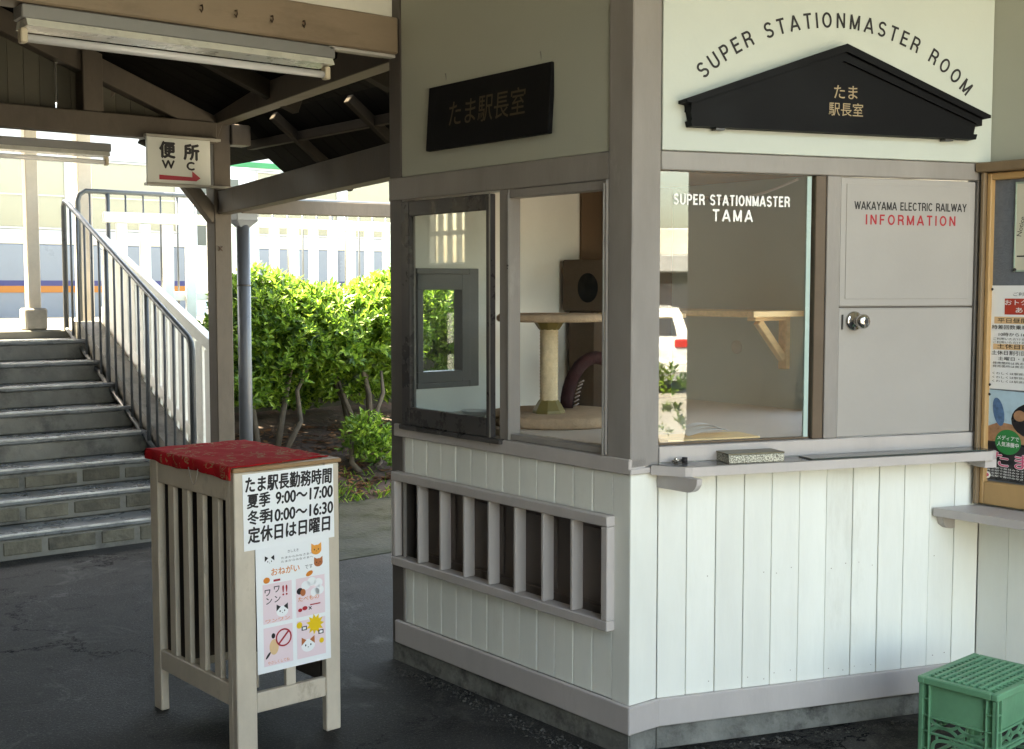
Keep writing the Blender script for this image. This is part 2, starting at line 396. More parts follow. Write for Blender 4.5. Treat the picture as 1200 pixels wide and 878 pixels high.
# sloping soil bed between path and platform
def bank():
    mb = MB(); nx, ny = 60, 24; vs = []; fs = []
    for j in range(ny + 1):
        for i in range(nx + 1):
            x = .62 + 7.4 * i / nx; t = j / ny; y = 4.62 + 1.9 * t
            z = .01 + .5 * t ** .8 + (random.random() - .5) * .03
            vs.append((x, y, z))
    for j in range(ny):
        for i in range(nx):
            a = j * (nx + 1) + i; fs.append((a, a + 1, a + nx + 2, a + nx + 1))
    mb.add(vs, fs, None, True); return mb
struct(bank().build('soil', SOIL))

# ------------------------------------------------------------------ staircase
st = thing('staircase', 'weathered concrete steps climbing to the platform, pale highlight strips painted on the nosings', 'stairs', (-.7, 4.2, 0))
TD, RS = .28, .141
mb = MB()
for i in range(8):
    y = 4.2 + TD * i
    mb.box(-2.2, .5, y + .012, 6.45, RS * i - (.3 if i == 0 else 0), RS * (i + 1) - .03, .006)
mb.build('flight', CONC_STEP, st)
NOSEL = pm('nosing_highlight_paint', (.50, .50, .48), .45, .3, 9, .2, 30, grime=.7, gcol=(.12, .12, .115), gscale=5, gcut=.5)  # pale strip colour stands for the bright highlight along each step edge
NOSE = pm('wet_step_tread', (.15, .16, .17), .28, .25, 4, .2, 30, spec=.5, grime=.6, gcol=(.05, .05, .055), gscale=3, gcut=.52)
for i in range(8):
    y = 4.2 + TD * i
    MB().box(-2.2, .5, y, y + TD + .012, RS * (i + 1) - .03, RS * (i + 1), .008).build('tread', NOSE, st)
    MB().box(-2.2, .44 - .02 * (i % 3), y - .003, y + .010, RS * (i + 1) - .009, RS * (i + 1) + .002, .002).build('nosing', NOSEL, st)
# rough stones cast in the lower risers
STONE = pm('ochre_riser_stone', (.125, .115, .09), .85, .4, 7, .6, 40, island=.2, grime=.7, gcol=(.04, .038, .034), gscale=6, gcut=.5)
random.seed(3)
for i in range(3):
    x = -2.1; mb = MB()
    while x < .38:
        w = .19 + random.random() * .16
        mb.box(x, x + w, 4.2 + TD * i + .007, 4.2 + TD * i + .03, RS * i + .014 + random.random() * .012, RS * i + .088 + random.random() * .016, .022); x += w + .03
    mb.build('riser_stone', STONE, st)
# stringer on the right of the steps
mb = MB(frame((.5, 0, 0), (0, 1, 0), (-1, 0, 0)))
mb.prism([(4.15, -.3), (6.46, -.3), (6.46, 1.25), (6.3, 1.25), (4.15, .17)][::1], -.16, -.002)
mb.build('stringer', CONC_STEP, st)

# handrail
hr = thing('stair_handrail', 'grey steel tube handrail with thin balusters along the steps', 'handrail', (.46, 5.4, .6))
HX = .46
def hz(y): return 1.2 + (y - 4.32) * (2.145 - 1.2) / (6.445 - 4.32)
def lz(y): return .522 + (y - 5.009) * (1.222 - .522) / (6.512 - 5.009)
MB().tube([(HX, 4.27, .16), (HX, 4.27, 1.12), (HX, 4.285, 1.165), (HX, 4.32, 1.2), (HX, 6.41, 2.13), (HX, 6.445, 2.135), (HX, 6.47, 2.10), (HX, 6.47, 1.19)], .019, 10).build('top_rail', STEEL, hr)
MB().tube([(HX, 4.27, lz(4.27)), (HX, 6.47, lz(6.47))], .015, 8).build('bottom_rail', STEEL, hr)
for k in range(15):
    y = 4.27 + 2.2 * (k + 1) / 16
    thick = k in (4, 9)
    MB().tube([(HX, y, lz(y) - (.18 if thick else 0)), (HX, y, hz(y))], .016 if thick else .009, 8).build('baluster', STEEL, hr)
# white board fence beside the stairs
sf = thing('stair_fence', 'white vertical board fence with a sloping cap behind the handrail', 'fence', (.70, 5.3, .5))
def cz(y): return 1.10 + (y - 4.4) * .385
mb = MB(); mb.bar((.70, 4.30, cz(4.30)), (.70, 6.4, cz(6.4)), .06, .075); mb.build('cap_rail', FENCEW, sf)
y = 4.36
while y < 6.35:
    MB().box(.685, .715, y, y + .095, max(.02, (y - 4.3) * .5 + .08), cz(y) - .03, .003).build('board', FENCEW, sf); y += .135
mb = MB(); mb.bar((.70, 4.30, .3), (.70, 6.38, 1.33), .035, .07); mb.build('lower_rail', FENCEW, sf)

# ------------------------------------------------------------------ platform posts, fences, train
def post(x, y, w, label, base):
    t = thing('platform_post', label, 'post', (x, y, 1.19), 0, None)
    MB().box(x - w / 2, x + w / 2, y - w / 2, y + w / 2, 1.19, 3.6, .006).build('shaft', pm('cream_post_paint', (.52, .45, .37), .55, .12, 6, .1, 40, grime=.4, gcol=(.25, .17, .12), gscale=6, gcut=.6), t)
    if base: MB().box(x - .08, x + .08, y - .075, y + .075, 1.19, 1.35, .012).build('foot', pm('post_base_concrete', (.24, .22, .19), .8, .2, 12, .4, 40), t)
post(.25, 6.56, .09, 'cream timber post on a concrete foot at the top of the steps', True)
post(.74, 6.85, .11, 'cream timber post behind the top of the handrail', False)
tr_ = thing('tube_railing', 'grey tube railing with upright bars along the platform edge', 'railing', (2.4, 6.57, 1.19))
mb = MB(); mb.tube([(.60, 6.57, 1.19), (.60, 6.57, 2.15), (.615, 6.57, 2.2), (.66, 6.57, 2.23), (5.2, 6.57, 2.245)], .02, 10); mb.build('top_rail', STEEL, tr_)
for k in range(32):
    x = .69 + .14 * k
    MB().tube([(x, 6.57, 1.19), (x, 6.57, 2.235)], .018 if k % 7 == 1 else .008, 8).build('baluster', STEEL, tr_)
pf = thing('picket_fence', 'white picket fence with a wide top rail at the platform edge', 'fence', (3, 6.5, 1.0))
mb = MB(); mb.box(.76, 5.4, 6.470, 6.50, 1.995, 2.075, .004); mb.build('top_rail', FENCEW, pf)
MB().box(.76, 5.4, 6.505, 6.53, 1.40, 1.47, .004).build('lower_rail', FENCEW, pf)
x = .86; k = 0
while x < 5.3:
    w = .085
    MB().box(x, x + w, 6.478, 6.503, 1.15, 1.993, .004).build('picket', FENCEW, pf)
    x += .185
TRAINW = pm('train_white', (.34, .36, .385), .35, .04, 2)
TRAING = pm('train_grey', (.15, .17, .198), .35, .05, 2)
TY = 11.0
tn = thing('train', 'pale grey railcar with blue and orange stripes beyond the platform', 'train', (4, 12.3, 0))
mb = MB(frame((0, TY, 0), (1, 0, 0), (0, 1, 0)))
wins = [(-3.9, -2.1), (-1.98, -.05), (.13, 2.05), (2.17, 3.33), (4.35, 5.5), (5.62, 7.5), (7.62, 9.5)]
doors = [(3.42, 4.26), (9.7, 10.6)]
W0, W1 = 2.134, 2.92
mb.box(-6, 14, 0, 2.6, .35, 1.98, .02); mb.build('lower_body', TRAING, tn)
mb = MB(frame((0, TY, 0), (1, 0, 0), (0, 1, 0)))
mb.box(-6, 14, 0, .05, 1.983, W0, .004); mb.box(-6, 14, 0, .05, W1, 3.35, .01)
xs = [-6] + [v for w in wins for v in w] + [14]
for a, b in zip(xs[::2], xs[1::2]): mb.box(a, b, 0.001, .05, W0 + .001, W1 - .001, .004)
mb.build('upper_body', TRAINW, tn)
mb = MB(frame((0, TY, 0), (1, 0, 0), (0, 1, 0)))
mb.prism([(-6, 3.35), (14, 3.35), (14, 3.5), (-6, 3.5)], -.02, 2.6); mb.build('roof', pm('train_roof_grey', (.3, .31, .32), .6), tn)
for z0, z1, c, nm in ((1.522, 1.580, (.018, .021, .10), 'train_blue'), (1.449, 1.521, (.33, .11, .012), 'train_orange')):
    MB().box(-6, 14, TY - .006, TY, z0, z1, 0).build('stripe', pm(nm, c, .4, .03), tn)
BLIND = pm('cream_blind', (.19, .18, .13), .8, .05, 6, .05, 40)
for a, b in wins:
    f = MB(); f.box(a - .0, b + .0, TY + .012, TY + .03, W0, W1, 0)
    fr = MB(); t_ = .025
    fr.box(a, b, TY - .008, TY + .01, W0, W0 + t_, .004); fr.box(a, b, TY - .008, TY + .01, W1 - t_, W1, .004)
    fr.box(a, a + t_, TY - .007, TY + .009, W0 + t_, W1 - t_, .004); fr.box(b - t_, b, TY - .007, TY + .009, W0 + t_, W1 - t_, .004)
    w = fr.build('window', ALU, tn)
    f.build('blind', BLIND, w)
    g = MB(); g.box(a + t_, b - t_, TY + .002, TY + .006, W0 + t_, W1 - t_, 0); g.build('pane', GLASS, w)
for a, b in doors:
    d = MB(); d.box(a, b, TY - .012, TY - .007, 1.05, W1 + .03, .01); dd = d.build('door', pm('train_door', (.50, .54, .58), .4), tn)
    MB().box(a + .15, b - .15, TY - .016, TY - .012, 2.0, 2.8, 0).build('pane', pm('dark_pane', (.06, .07, .07), .1, .05), dd)

MB().box(3.95, 5.2, TY - .012, TY - .006, 2.955, 3.02, 0).build('destination_board', pm('board_green', (.01, .16, .06), .4), tn)
for k in range(9):
    x = -5.5 + 2.2 * k
    MB().box(x, x + .012, TY - .004, TY, .4, 1.975, 0).build('panel_seam', pm('seam_grey', (.12, .13, .15), .6), tn)
for a, b in wins:
    m_ = (a + b) / 2
    MB().box(a + .03, b - .03, TY - .004, TY + .001, 2.50, 2.515, 0).build('window_bar', ALU, tn)
# ------------------------------------------------------------------ booth
bo = thing('stationmaster_booth', 'white boarded booth with greige trim, service windows and an angled front', 'booth', (.65, .4, 0))
# footing
mb = MB()
mb.prism([(0, 0), (1.36, 0), (1.36, .078), (0, .078)], -.004, .05, FA @ Matrix.Translation((.013, 0, 0)))
mb.box(.0, .118, -.004, .05, 0, .078, .002)
mb.box(.0, BL - .01, -.004, .05, 0, .078, .002, FB)
mb.build('footing', CONC_FOOT, bo)
# skirting
mb = MB(); mb.box(.045, 1.385, -.018, .0, .079, .170, .003, FA); mb.box(-.0175, .1255, -.0175, .0, .079, .1695, .003); mb.box(.0, BL, -.018, .0, .079, .170, .003, FB)
mb.build('skirting', LTRIM, bo)
# plank walls
def planks(mb, a, b, z0, z1, n, M, gap=.0022, th=.018, seed=1, bv=.0014):
    rnd = random.Random(seed); w = (b - a) / n
    for i in range(n):
        g = gap * rnd.choice([.15, .35, .6, 1, 1.3])
        mb.box(a + w * i + g / 2, a + w * (i + 1) - g / 2, 0 + rnd.random() * .0012, th, z0, z1, bv, M)
mb = MB(); planks(mb, .06, 1.290, .168, .40, 13, FA, gap=.001, bv=.0035, seed=2); planks(mb, .06, 1.290, .77, .912, 13, FA, gap=.001, bv=.0035, seed=3)
mb.box(1.2915, 1.370, 0, .018, .168, .912, .0015, FA); mb.build('plank_wall', WHITEBOARD, bo)
mb = MB(); mb.box(.0005, .121, .0005, .018, .168, .93, .0015); mb.build('plank_wall', WHITEBOARD, bo)
mb = MB(); planks(mb, .0, BL, .168, .939, 12, FB, seed=5, gap=.0028); mb.build('plank_wall', WHITEBOARD, bo)
mb = MB(); mb.box(.06, 1.28, .0185, .03, .06, .39, 0, FA); mb.box(.06, 1.28, .0185, .03, .79, .95, 0, FA); mb.box(.06, BL - .02, .0185, .03, .06, .95, 0, FB)
mb.build('wall_backing', pm('joint_shadow_wood', (.16, .15, .13), .8), bo)
nh = MB(); rnd = random.Random(6)
for i in range(12):
    for zz in (.20, .55, .90):
        for dx in (.22, .78):
            if rnd.random() < .8: nh.lathe([(.0022, 0), (.0016, .0006)], n=8, M=FB @ Matrix.Translation((BL * (i + dx) / 12 + rnd.uniform(-.006, .006), .0012, zz + rnd.uniform(-.012, .012))) @ Matrix.Rotation(R(90), 4, 'X'))
nho = nh.build('nail_heads', pm('rusty_nail', (.30, .24, .19), .7), bo); nho['kind'] = 'stuff'
# posts
MB().box(0, .062, 1.288, 1.373, .0, 2.62, .004).build('rear_post', DARKTRIM, bo)
MB().box(-.006, .006, 1.270, 1.286, .172, .91, .003).build('batten', TRIM, bo)
mb = MB(); mb.box(-.006, .119, -.006, .104, .932, 2.95, .004); mb.build('corner_post', TRIM, bo)
# lintel and sill bands
mb = MB(); mb.box(.0, 1.268, -.004, .05, 1.842, 1.930, .003, FA); mb.box(.0, BL, -.004, .05, 1.872, 1.932, .003, FB); mb.build('lintel', TRIM, bo)
mb = MB(); mb.box(.04, 1.379, -.014, .06, .9125, .962, .003, FA); mb.box(-.0138, .122, -.014, .03, .9128, .9315, .003); mb.box(0, BL, -.006, .06, .9392, .992, .003, FB); mb.build('sill', LTRIM, bo)
# upper panels
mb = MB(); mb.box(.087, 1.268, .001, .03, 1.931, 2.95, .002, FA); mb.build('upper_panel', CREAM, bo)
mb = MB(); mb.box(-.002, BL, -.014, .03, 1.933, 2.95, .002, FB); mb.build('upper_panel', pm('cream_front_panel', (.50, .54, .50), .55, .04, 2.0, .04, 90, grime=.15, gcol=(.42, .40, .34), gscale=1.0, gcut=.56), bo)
# vent grille under the side window
vg = MB(); a0, a1 = 1.373 - 1.328, 1.373 - .072
vg.box(a0, a1, -.034, .02, .398, .432, .003, FA); vg.box(a0, a1, -.034, .02, .738, .772, .003, FA)
vg.box(a0, a0 + .028, -.033, .02, .433, .737, .003, FA); vg.box(a1 - .03, a1, -.033, .02, .433, .737, .003, FA)
vgo = vg.build('vent_grille', LTRIM, bo)
for k in range(7):
    c = a0 + .028 + (a1 - a0 - .058) * (k + 1) / 8
    MB().box(c - .006, c + .006, -.026, .022, .4325, .7375, .0015, FA).build('slat', LTRIM, vgo)
mb = MB(); mb.box(a0 - .02, a1 + .02, .08, .10, .36, .80, 0, FA); mb.box(a0 - .02, a1 + .02, .031, .079, .372, .397, 0, FA); mb.box(a0 - .02, a1 + .02, .031, .079, .773, .79, 0, FA)
for k in range(4):
    c = a0 + .04 + k * .3
    mb.box(c, c + .03, .070, .079, .40, .77, .002, FA); mb.box(c + .06, c + .25, .072, .079, .45, .70, .004, FA)
mb.box(a0, a1, .066, .079, .40, .44, .002, FA)
mb.build('vent_backing', pm('vent_brown_paint', (.165, .135, .122), .5, .12, 6, .06, 40), bo)
# side window: bronze sash to the left, open bay to the right
SA = lambda y: 1.373 - y
mb = MB()
mb.box(.088, SA(1.268) + .004, -.002, .05, .963, 1.841, .002, FA)                     # left jamb
mb.build('window_jamb', TRIM, bo); mb = MB()
mb.box(SA(.665), SA(.612), -.003, .05, .963, 1.841, .002, FA)                       # mullion of the inner track
mb.box(SA(.612), SA(.114), -.001, .05, 1.812, 1.841, .002, FA)                      # head of the open bay
mb.box(SA(.612), SA(.114), .004, .05, .963, .985, .002, FA)
mb.box(SA(.114), SA(.1045), -.012, .05, .965, 1.8415, .002, FA)
mb.build('window_frame', TRIM, bo)
mb = MB(); mb.box(SA(.118), SA(.112), -.018, -.012, .963, 1.83, .001, FA); mb.box(SA(.700), SA(.692), -.024, -.0225, .94, 1.835, .0005, FA); mb.box(SA(.620), SA(.6115), -.0065, -.003, .963, 1.83, .001, FA)
mb.build('window_strip', ALU, bo)
mb = MB(); l0, l1 = SA(1.262), SA(.694)
mb.box(l0, l0 + .055, -.022, .004, .965, 1.832, .003, FA); mb.box(l1 - .026, l1, -.022, .004, .965, 1.832, .003, FA)
mb.box(l0 + .055, l1 - .026, -.021, .003, .965, 1.035, .003, FA); mb.box(l0 + .055, l1 - .026, -.021, .003, 1.775, 1.832, .003, FA)
mb.box(l0 - .01, l1 + .06, -.03, -.004, .947, .9645, .002, FA)
so = mb.build('sliding_sash', BRONZE, bo)
MB().box(l0 + .05, l1 - .02, -.012, -.007, 1.03, 1.78, 0, FA).build('glass', glass_mat('sash_glass', .07, (.86, .9, .9)), so)
# front window
mb = MB(); mb.box(.572, .612, .004, .05, .993, 1.871, .002, FB); mb.box(-.0, .57, .02, .045, .993, 1.0, .001, FB)
mb.build('window_track', pm('brown_track', (.11, .075, .05), .45, .15, 8), bo)
for a, b in ((.612, .664), (1.219, BL)): MB().box(a, b, -.003, .05, .993, 1.871, .002, FB).build('stile', TRIM, bo)
fw = MB(FB); fw.box(.0, .548, .022, .028, .995, 1.870, 0)
fwo = fw.build('front_window', glass_mat('front_glass', .07, (.985, .995, .99)), bo)
mb = MB(FB); mb.box(.5485, .566, .0205, .030, .994, 1.870, .001); mb.build('glass_edge', pm('green_glass_edge', (.42, .55, .52), .25, .05), fwo)
mb = MB(FB)
mb.stroke_text('SUPER STATIONMASTER', .270, 1.766, .034, .02185, width=.425, wt=.175)
mb.stroke_text('TAMA', .271, 1.715, .038, .02185, width=.146, wt=.175, gap=.3)
mb.build('lettering', WHITE, fwo)
# hatch and door leaf
mb = MB(); mb.box(.667, 1.216, .004, .03, 1.437, 1.868, .003, FB); mb.box(.690, 1.19, .0015, .004, 1.462, 1.848, .001, FB)
ho = mb.build('hatch', DOORP, bo)
mb = MB(FB); mb.stroke_text('WAKAYAMA ELECTRIC RAILWAY', .948, 1.7625, .0275, .0010, width=.455, wt=.16, gap=.14); mb.build('lettering', INK, ho)
mb = MB(FB); mb.stroke_text('INFORMATION', .948, 1.713, .034, .0010, width=.365, wt=.17, gap=.34); mb.build('lettering', RED, ho)
mb = MB(); mb.box(.667, 1.216, .004, .03, .9945, 1.4315, .003, FB); do = mb.build('door_leaf', DOORP, bo)
mb = MB(); mb.box(.6665, 1.2165, .012, .03, 1.4318, 1.4368, 0, FB); mb.box(.664, .667, .012, .03, .994, 1.87, 0, FB); mb.box(1.216, 1.2188, .012, .03, .994, 1.87, 0, FB); mb.build('shadow_gap', DARKTRIM, bo)
mb = MB(); mb.box(1.2165, 1.2225, -.007, .001, 1.18, 1.26, .001, FB); mb.build('hinge', ALU, do)
CH = pm('polished_chrome', (.62, .6, .57), .12, .05, 20, metal=1)
KM = FB @ Matrix.Translation((.728, .004, 1.388)) @ Matrix.Rotation(R(90), 4, 'X')
mb = MB(); mb.lathe([(.033, 0), (.033, .004), (.028, .009), (.012, .011), (.011, .03), (.018, .036), (.0245, .046), (.025, .056), (.020, .064), (.008, .067)], n=28, M=KM)
kn = mb.build('door_knob', CH, do)
mb = MB(); mb.lathe([(.006, 0), (.006, .002)], n=14, M=KM @ Matrix.Translation((0, 0, .0672))); mb.build('keyhole', BRONZE, kn)
mb = MB(); mb.box(.678, .684, -.0005, .002, 1.36, 1.41, .0005, FB); mb.build('latch_plate', BRONZE, do)
# arched lettering above the sign
mb = MB(FB)
S = 'SUPER STATIONMASTER ROOM'; capk = .050; rad = .749; cs, cz_ = .643, 1.602
pos = 0; ctr = []
for ch in S:
    w = .36 if ch == ' ' else GLYPH[ch][0]
    ctr.append(pos + w / 2); pos += w + .22
for ch, c in zip(S, ctr):
    if ch == ' ': continue
    th = R(40.8) * (2 * (c - ctr[0]) / (ctr[-1] - ctr[0]) - 1)
    mb.stroke_text(ch, cs + rad * math.sin(th), cz_ + rad * math.cos(th), capk, -.0152, sx=.97, wt=.15, rot=-th)
mb.build('lettering', INK, bo)
# counter
ct = MB(); zt = .938
poly = [(-.012, -.012), (.090, .122), (1.275, .122), (1.36, .03), (1.33, -.004), (0, -.004)]
def slab(mb, pts, z0, z1, M):          # pts (along, outwards) -> slab
    n = len(pts); vs = [(a, -b, z0) for a, b in pts] + [(a, -b, z1) for a, b in pts]
    fs = [tuple(range(n)), tuple(range(2 * n - 1, n - 1, -1))] + [(i, i + n, (i + 1) % n + n, (i + 1) % n) for i in range(n)]
    mb.add(vs, fs, M)
poly = []
for X_, Y_ in ((.070, -.0185), (.122, -.118), (.140, -.132)): q = FB.inverted() @ Vector((X_, Y_, 0)); poly.append((q.x, -q.y))
poly += [(1.215, .120), (1.245, .10), (1.245, .019), (0, .019)]
slab(ct, poly, zt - .030, zt, FB); cto = ct.build('counter', LTRIM, bo)
cx_ = sum(q[0] for q in poly) / len(poly); tp = MB(); slab(tp, [(cx_ + (a - cx_) * .992, .004 + (b - .004) * .93) for a, b in poly], zt + .0003, zt + .002, FB); tp.build('counter_top', pm('glossy_counter_paint', (.15, .14, .132), .16, .1, 6, spec=.5), cto)
mb = MB(frame((.122, 0, 0), (0, -1, 0), (1, 0, 0)))
mb.prism([(.003, .9075), (.003, .862), (.135, .862)] + [(.135 + .04 * math.sin(t), .902 - .04 * math.cos(t)) for t in (.3, .6, .9, 1.2, 1.57)] + [(.175, .9075)], -.008, .016)
mb.build('bracket', LTRIM, cto)
mb = MB(FB); mb.prism([(1.195, .880), (1.243, .880), (1.243, .9075), (1.195, .9075)], -.105, -.020); mb.build('end_block', LTRIM, cto)
# booth interior
INW = pm('interior_wall_paint', (.80, .79, .74), .7, .05, 2, .05, 60)
mb = MB(); mb.box(.369, 1.5, 1.285, 1.32, .92, 2.0, 0); mb.box(.063, .369, 1.285, 1.32, .92, 1.097, 0); mb.box(.063, .369, 1.285, 1.32, 1.578, 2.0, 0)
mb.build('inner_wall', INW, bo)
gw = MB(); gw.box(1.5, 1.54, .42, 1.32, .92, 2.0, 0); gw.box(1.5, 1.54, -.40, .42, .92, 1.03, 0); gw.box(1.5, 1.54, -.40, .42, 1.88, 2.0, 0); gw.box(1.5, 1.54, -.40, -.34, 1.03, 1.88, 0)
gw.build('inner_wall', pm('grey_inner_wall', (.50, .62, .59), .7, .05, 2, .05, 60), bo)
sw = MB()  # made-up window out of view, letting daylight onto the shelf and rear wall
for a, b, c, d in ((-.34, .42, 1.03, 1.06), (-.34, .42, 1.85, 1.88), (-.34, -.31, 1.06, 1.85), (.39, .42, 1.06, 1.85), (.03, .05, 1.06, 1.85)): sw.box(1.505, 1.575, a, b, c, d, .002)
swo = sw.build('added_daylight_window', BRONZE, bo)
MB().box(1.53, 1.534, -.31, .39, 1.06, 1.85, 0).build('glass', GLASS, swo)
mb = MB(); mb.box(.051, .062, .62, 1.285, 1.842, 2.0, 0)
mb.build('inner_wall', INW, bo)
HOR = Matrix(((1, 0, 0, 0), (0, 0, 1, 0), (0, 1, 0, 0), (0, 0, 0, 1)))
mb = MB(); mb.prism([(.051, 0.06), (.051, 1.285), (1.5, 1.285), (1.5, -.38), (1.33, -.36), (.16, .06)], 1.965, 1.995, HOR)
mb.build('ceiling', pm('brown_ceiling_board', (.27, .15, .065), .6, .2, 6, stretch=(.3, 1, 1)), bo)
mb = MB(); mb.prism([(.062, 0.04), (.062, 1.285), (1.5, 1.285), (1.5, -.41), (1.33, -.36), (.14, .06)], .955, .986, HOR)
mb.build('inner_floor', pm('inner_floor_board', (.66, .59, .52), .6, .08, 4), bo)
MB().box(.93, 1.499, 1.268, 1.2845, .9865, 1.962, .002).build('wood_panel', pm('brown_wood_panel', (.13, .075, .04), .6, .2, 6, stretch=(1, 1, .3)), bo)
rw = MB(); rw.box(.322, .369, 1.275, 1.33, 1.097, 1.578, .002); rw.box(.281, .3215, 1.270, 1.33, 1.12, 1.555, .002)
rw.box(.063, .281, 1.270, 1.33, 1.12, 1.165, .002); rw.box(.063, .281, 1.270, 1.33, 1.492, 1.555, .002); rw.box(.063, .3215, 1.275, 1.331, 1.0975, 1.1195, .002); rw.box(.063, .3215, 1.275, 1.331, 1.5555, 1.5775, .002)
rw.box(.063, .09, 1.271, 1.33, 1.165, 1.492, .002)
rwo = rw.build('rear_window', pm('grey_window_frame', (.14, .14, .145), .4, .08), bo)
MB().box(.088, .283, 1.30, 1.305, 1.16, 1.495, 0).build('glass', GLASS, rwo)
# outer back and roof of the booth, so that the room is closed
mb = MB(); mb.box(.063, 1.56, 1.333, 1.372, 0, 1.09, 0); mb.box(.063, 1.56, 1.333, 1.372, 1.585, 2.95, 0); mb.box(.375, 1.56, 1.3335, 1.3715, 1.09, 1.585, 0); mb.box(1.545, 1.58, .42, 1.333, 0, 2.95, 0); mb.box(1.545, 1.58, -.42, .42, 0, 1.03, 0); mb.box(1.545, 1.58, -.42, .42, 1.88, 2.95, 0); mb.box(1.545, 1.58, -.42, -.34, 1.03, 1.88, 0)
mb.build('outer_wall', WHITEBOARD, bo)

# ------------------------------------------------------------------ signs on the booth
PF = FB @ Matrix(((.970, 0, 0, .0515), (0, 1, 0, 0), (0, 0, .97, .0495), (0, 0, 0, 1))) @ Matrix.Translation((-.081, 0, 0))
ps = thing('pediment_sign', 'black pediment shaped board with gold characters above the lintel', 'sign', tuple(FB @ Vector((.67, -.02, 2.016))))
mb = MB(PF)
mb.prism([(.118, 2.018), (1.216, 2.018), (1.235, 2.098), (.676, 2.290), (.100, 2.098)], -.050, -.015)
mb.build('panel', BLACK, ps)
mb = MB(PF)
mb.prism([(.081, 2.100), (.081, 2.090), (.102, 2.086), (.676, 2.283), (1.247, 2.086), (1.270, 2.090), (1.270, 2.100), (.676, 2.310)], -.076, -.0155)
mb.prism([(.110, 2.016), (1.224, 2.016), (1.229, 2.034), (.105, 2.034)], -.058, -.0155)
mb.prism([(.104, 2.064), (.104, 2.086), (.676, 2.282), (1.245, 2.086), (1.245, 2.064), (.676, 2.255)][::-1], -.062, -.0155)
mb.build('moulding', BLACK, ps)
mb = MB(); mb.box(.20, .235, -.05, -.02, 2.008, 2.0155, .001, PF); mb.box(1.10, 1.135, -.05, -.02, 2.008, 2.0155, .001, PF); mb.build('clip', BRONZE, ps)
mb = MB(PF); mb.text('たま', .690, 2.134, .038, -.0512, width=.092, offset=.006); mb.text('駅長室', .692, 2.078, .035, -.0512, width=.135, offset=.004); mb.build('lettering', GOLDB, ps)
hs = thing('hanging_sign', 'black rectangular board with dark gold characters on the shaded side wall', 'sign', (-.02, .73, 2.01))
TI = Matrix.Translation((0, 0, 2.01)) @ Matrix.Rotation(R(-4), 4, 'X') @ Matrix.Translation((0, 0, -2.01))
FS = FA @ TI
mb = MB(FS); mb.box(.289, .997, -.026, -.006, 2.01, 2.246, .002); mb.build('board', BLACK, hs)
mb = MB(FS); mb.text('たま駅長室', .65, 2.094, .075, -.0272, width=.44, offset=.004); mb.build('lettering', GOLD, hs)
mb = MB(); mb.tube([FS @ Vector((.385, -.012, 2.245)), FA @ Vector((.385, -.002, 2.29))], .0015, 6); mb.tube([FS @ Vector((.93, -.012, 2.245)), FA @ Vector((.93, -.002, 2.29))], .0015, 6); mb.build('wire', ALU, hs)

# ------------------------------------------------------------------ things in the booth window
ctw = thing('cat_tower', 'beige cat tower with a rope wound post inside the side window', 'cat tower', (.30, .75, .9865))
CARP = pm('beige_carpet', (.42, .30, .20), .95, .12, 40, .5, 120)
MB().lathe([(.20, 0), (.205, .008), (.205, .02), (.195, .028)], (.31, .75, 1.375), 40).build('top_platform', CARP, ctw)
mb = MB()
prof = []
for k in range(46):
    z = k / 45 * .27; prof.append((.033 + (.0022 if k % 2 else 0), z))
mb.lathe(prof, (.30, .75, 1.075), 20); mb.build('rope_post', pm('sisal_rope', (.62, .50, .33), .9, .15, 30, .3, 80), ctw)
GR = pm('olive_collar', (.19, .15, .05), .5, .15, 10)
MB().lathe([(.062, 0), (.06, .012), (.04, .045), (.036, .05)], (.30, .75, 1.03), 8, smooth=False).build('collar', GR, ctw)
MB().lathe([(.036, 0), (.04, .004), (.058, .03)], (.30, .75, 1.343), 8, smooth=False).build('collar', GR, ctw)
mb = MB(); mb.lathe([(.0, 0), (.25, 0), (.262, .008), (.262, .036), (.25, .044)], (.36, .78, .9865), 36); mb.build('base', CARP, ctw)
ch_ = thing('cat_house', 'dim beige cat box with a round black hole at the back of the booth', 'cat house', (.93, 1.14, .9865))
mb = MB(); mb.box(.80, 1.06, .97, 1.25, 1.40, 1.62, .006); mb.build('box', pm('cat_house_fabric', (.11, .078, .055), .9, .1, 20, .3, 90), ch_)
HM = Matrix.Translation((.7995, 1.085, 1.50)) @ Matrix.Rotation(R(-90), 4, 'Y')
MB().lathe([(.062, 0), (.062, .002)], n=32, M=HM).build('hole', pm('hole_black', (.004, .004, .004), .9), ch_)
MB().box(.83, 1.04, 1.08, 1.24, .9865, 1.399, .003).build('leg', pm('cat_house_fabric', (.2, .14, .1)), ch_)
sl = thing('cat_step', 'small pale wooden step board reaching in behind the cat tower top', 'shelf', (.62, .55, 1.38))
MB().box(.52, .78, .50, .72, 1.385, 1.405, .003).build('board', pm('pale_pine', (.52, .35, .17), .5, .12, 8, .05, 30, stretch=(1, 4, 4)), sl)
MB().box(.53, .55, .52, .70, 1.30, 1.3845, .003).build('cleat', pm('pale_pine', (.6, .4, .2)), sl)
MB().box(.70, .72, .60, .62, .9865, 1.3845, .003).build('leg', pm('pale_pine', (.6, .4, .2)), sl)
wa = thing('cat_arch', 'dark red padded arch with a pale bristle strip behind the rope post', 'cat toy', (.55, .85, 1.03))
pts = []
pts = [(.60 - .15 * math.cos(t), .82, 1.035 + .19 * math.sin(t)) for t in [k * math.pi / 16 for k in range(17)]]
MB().tube(pts, .026, 12).build('arch', pm('dark_red_plush', (.035, .010, .010), .9, .2, 30, .4, 80), wa)
mb = MB(); 
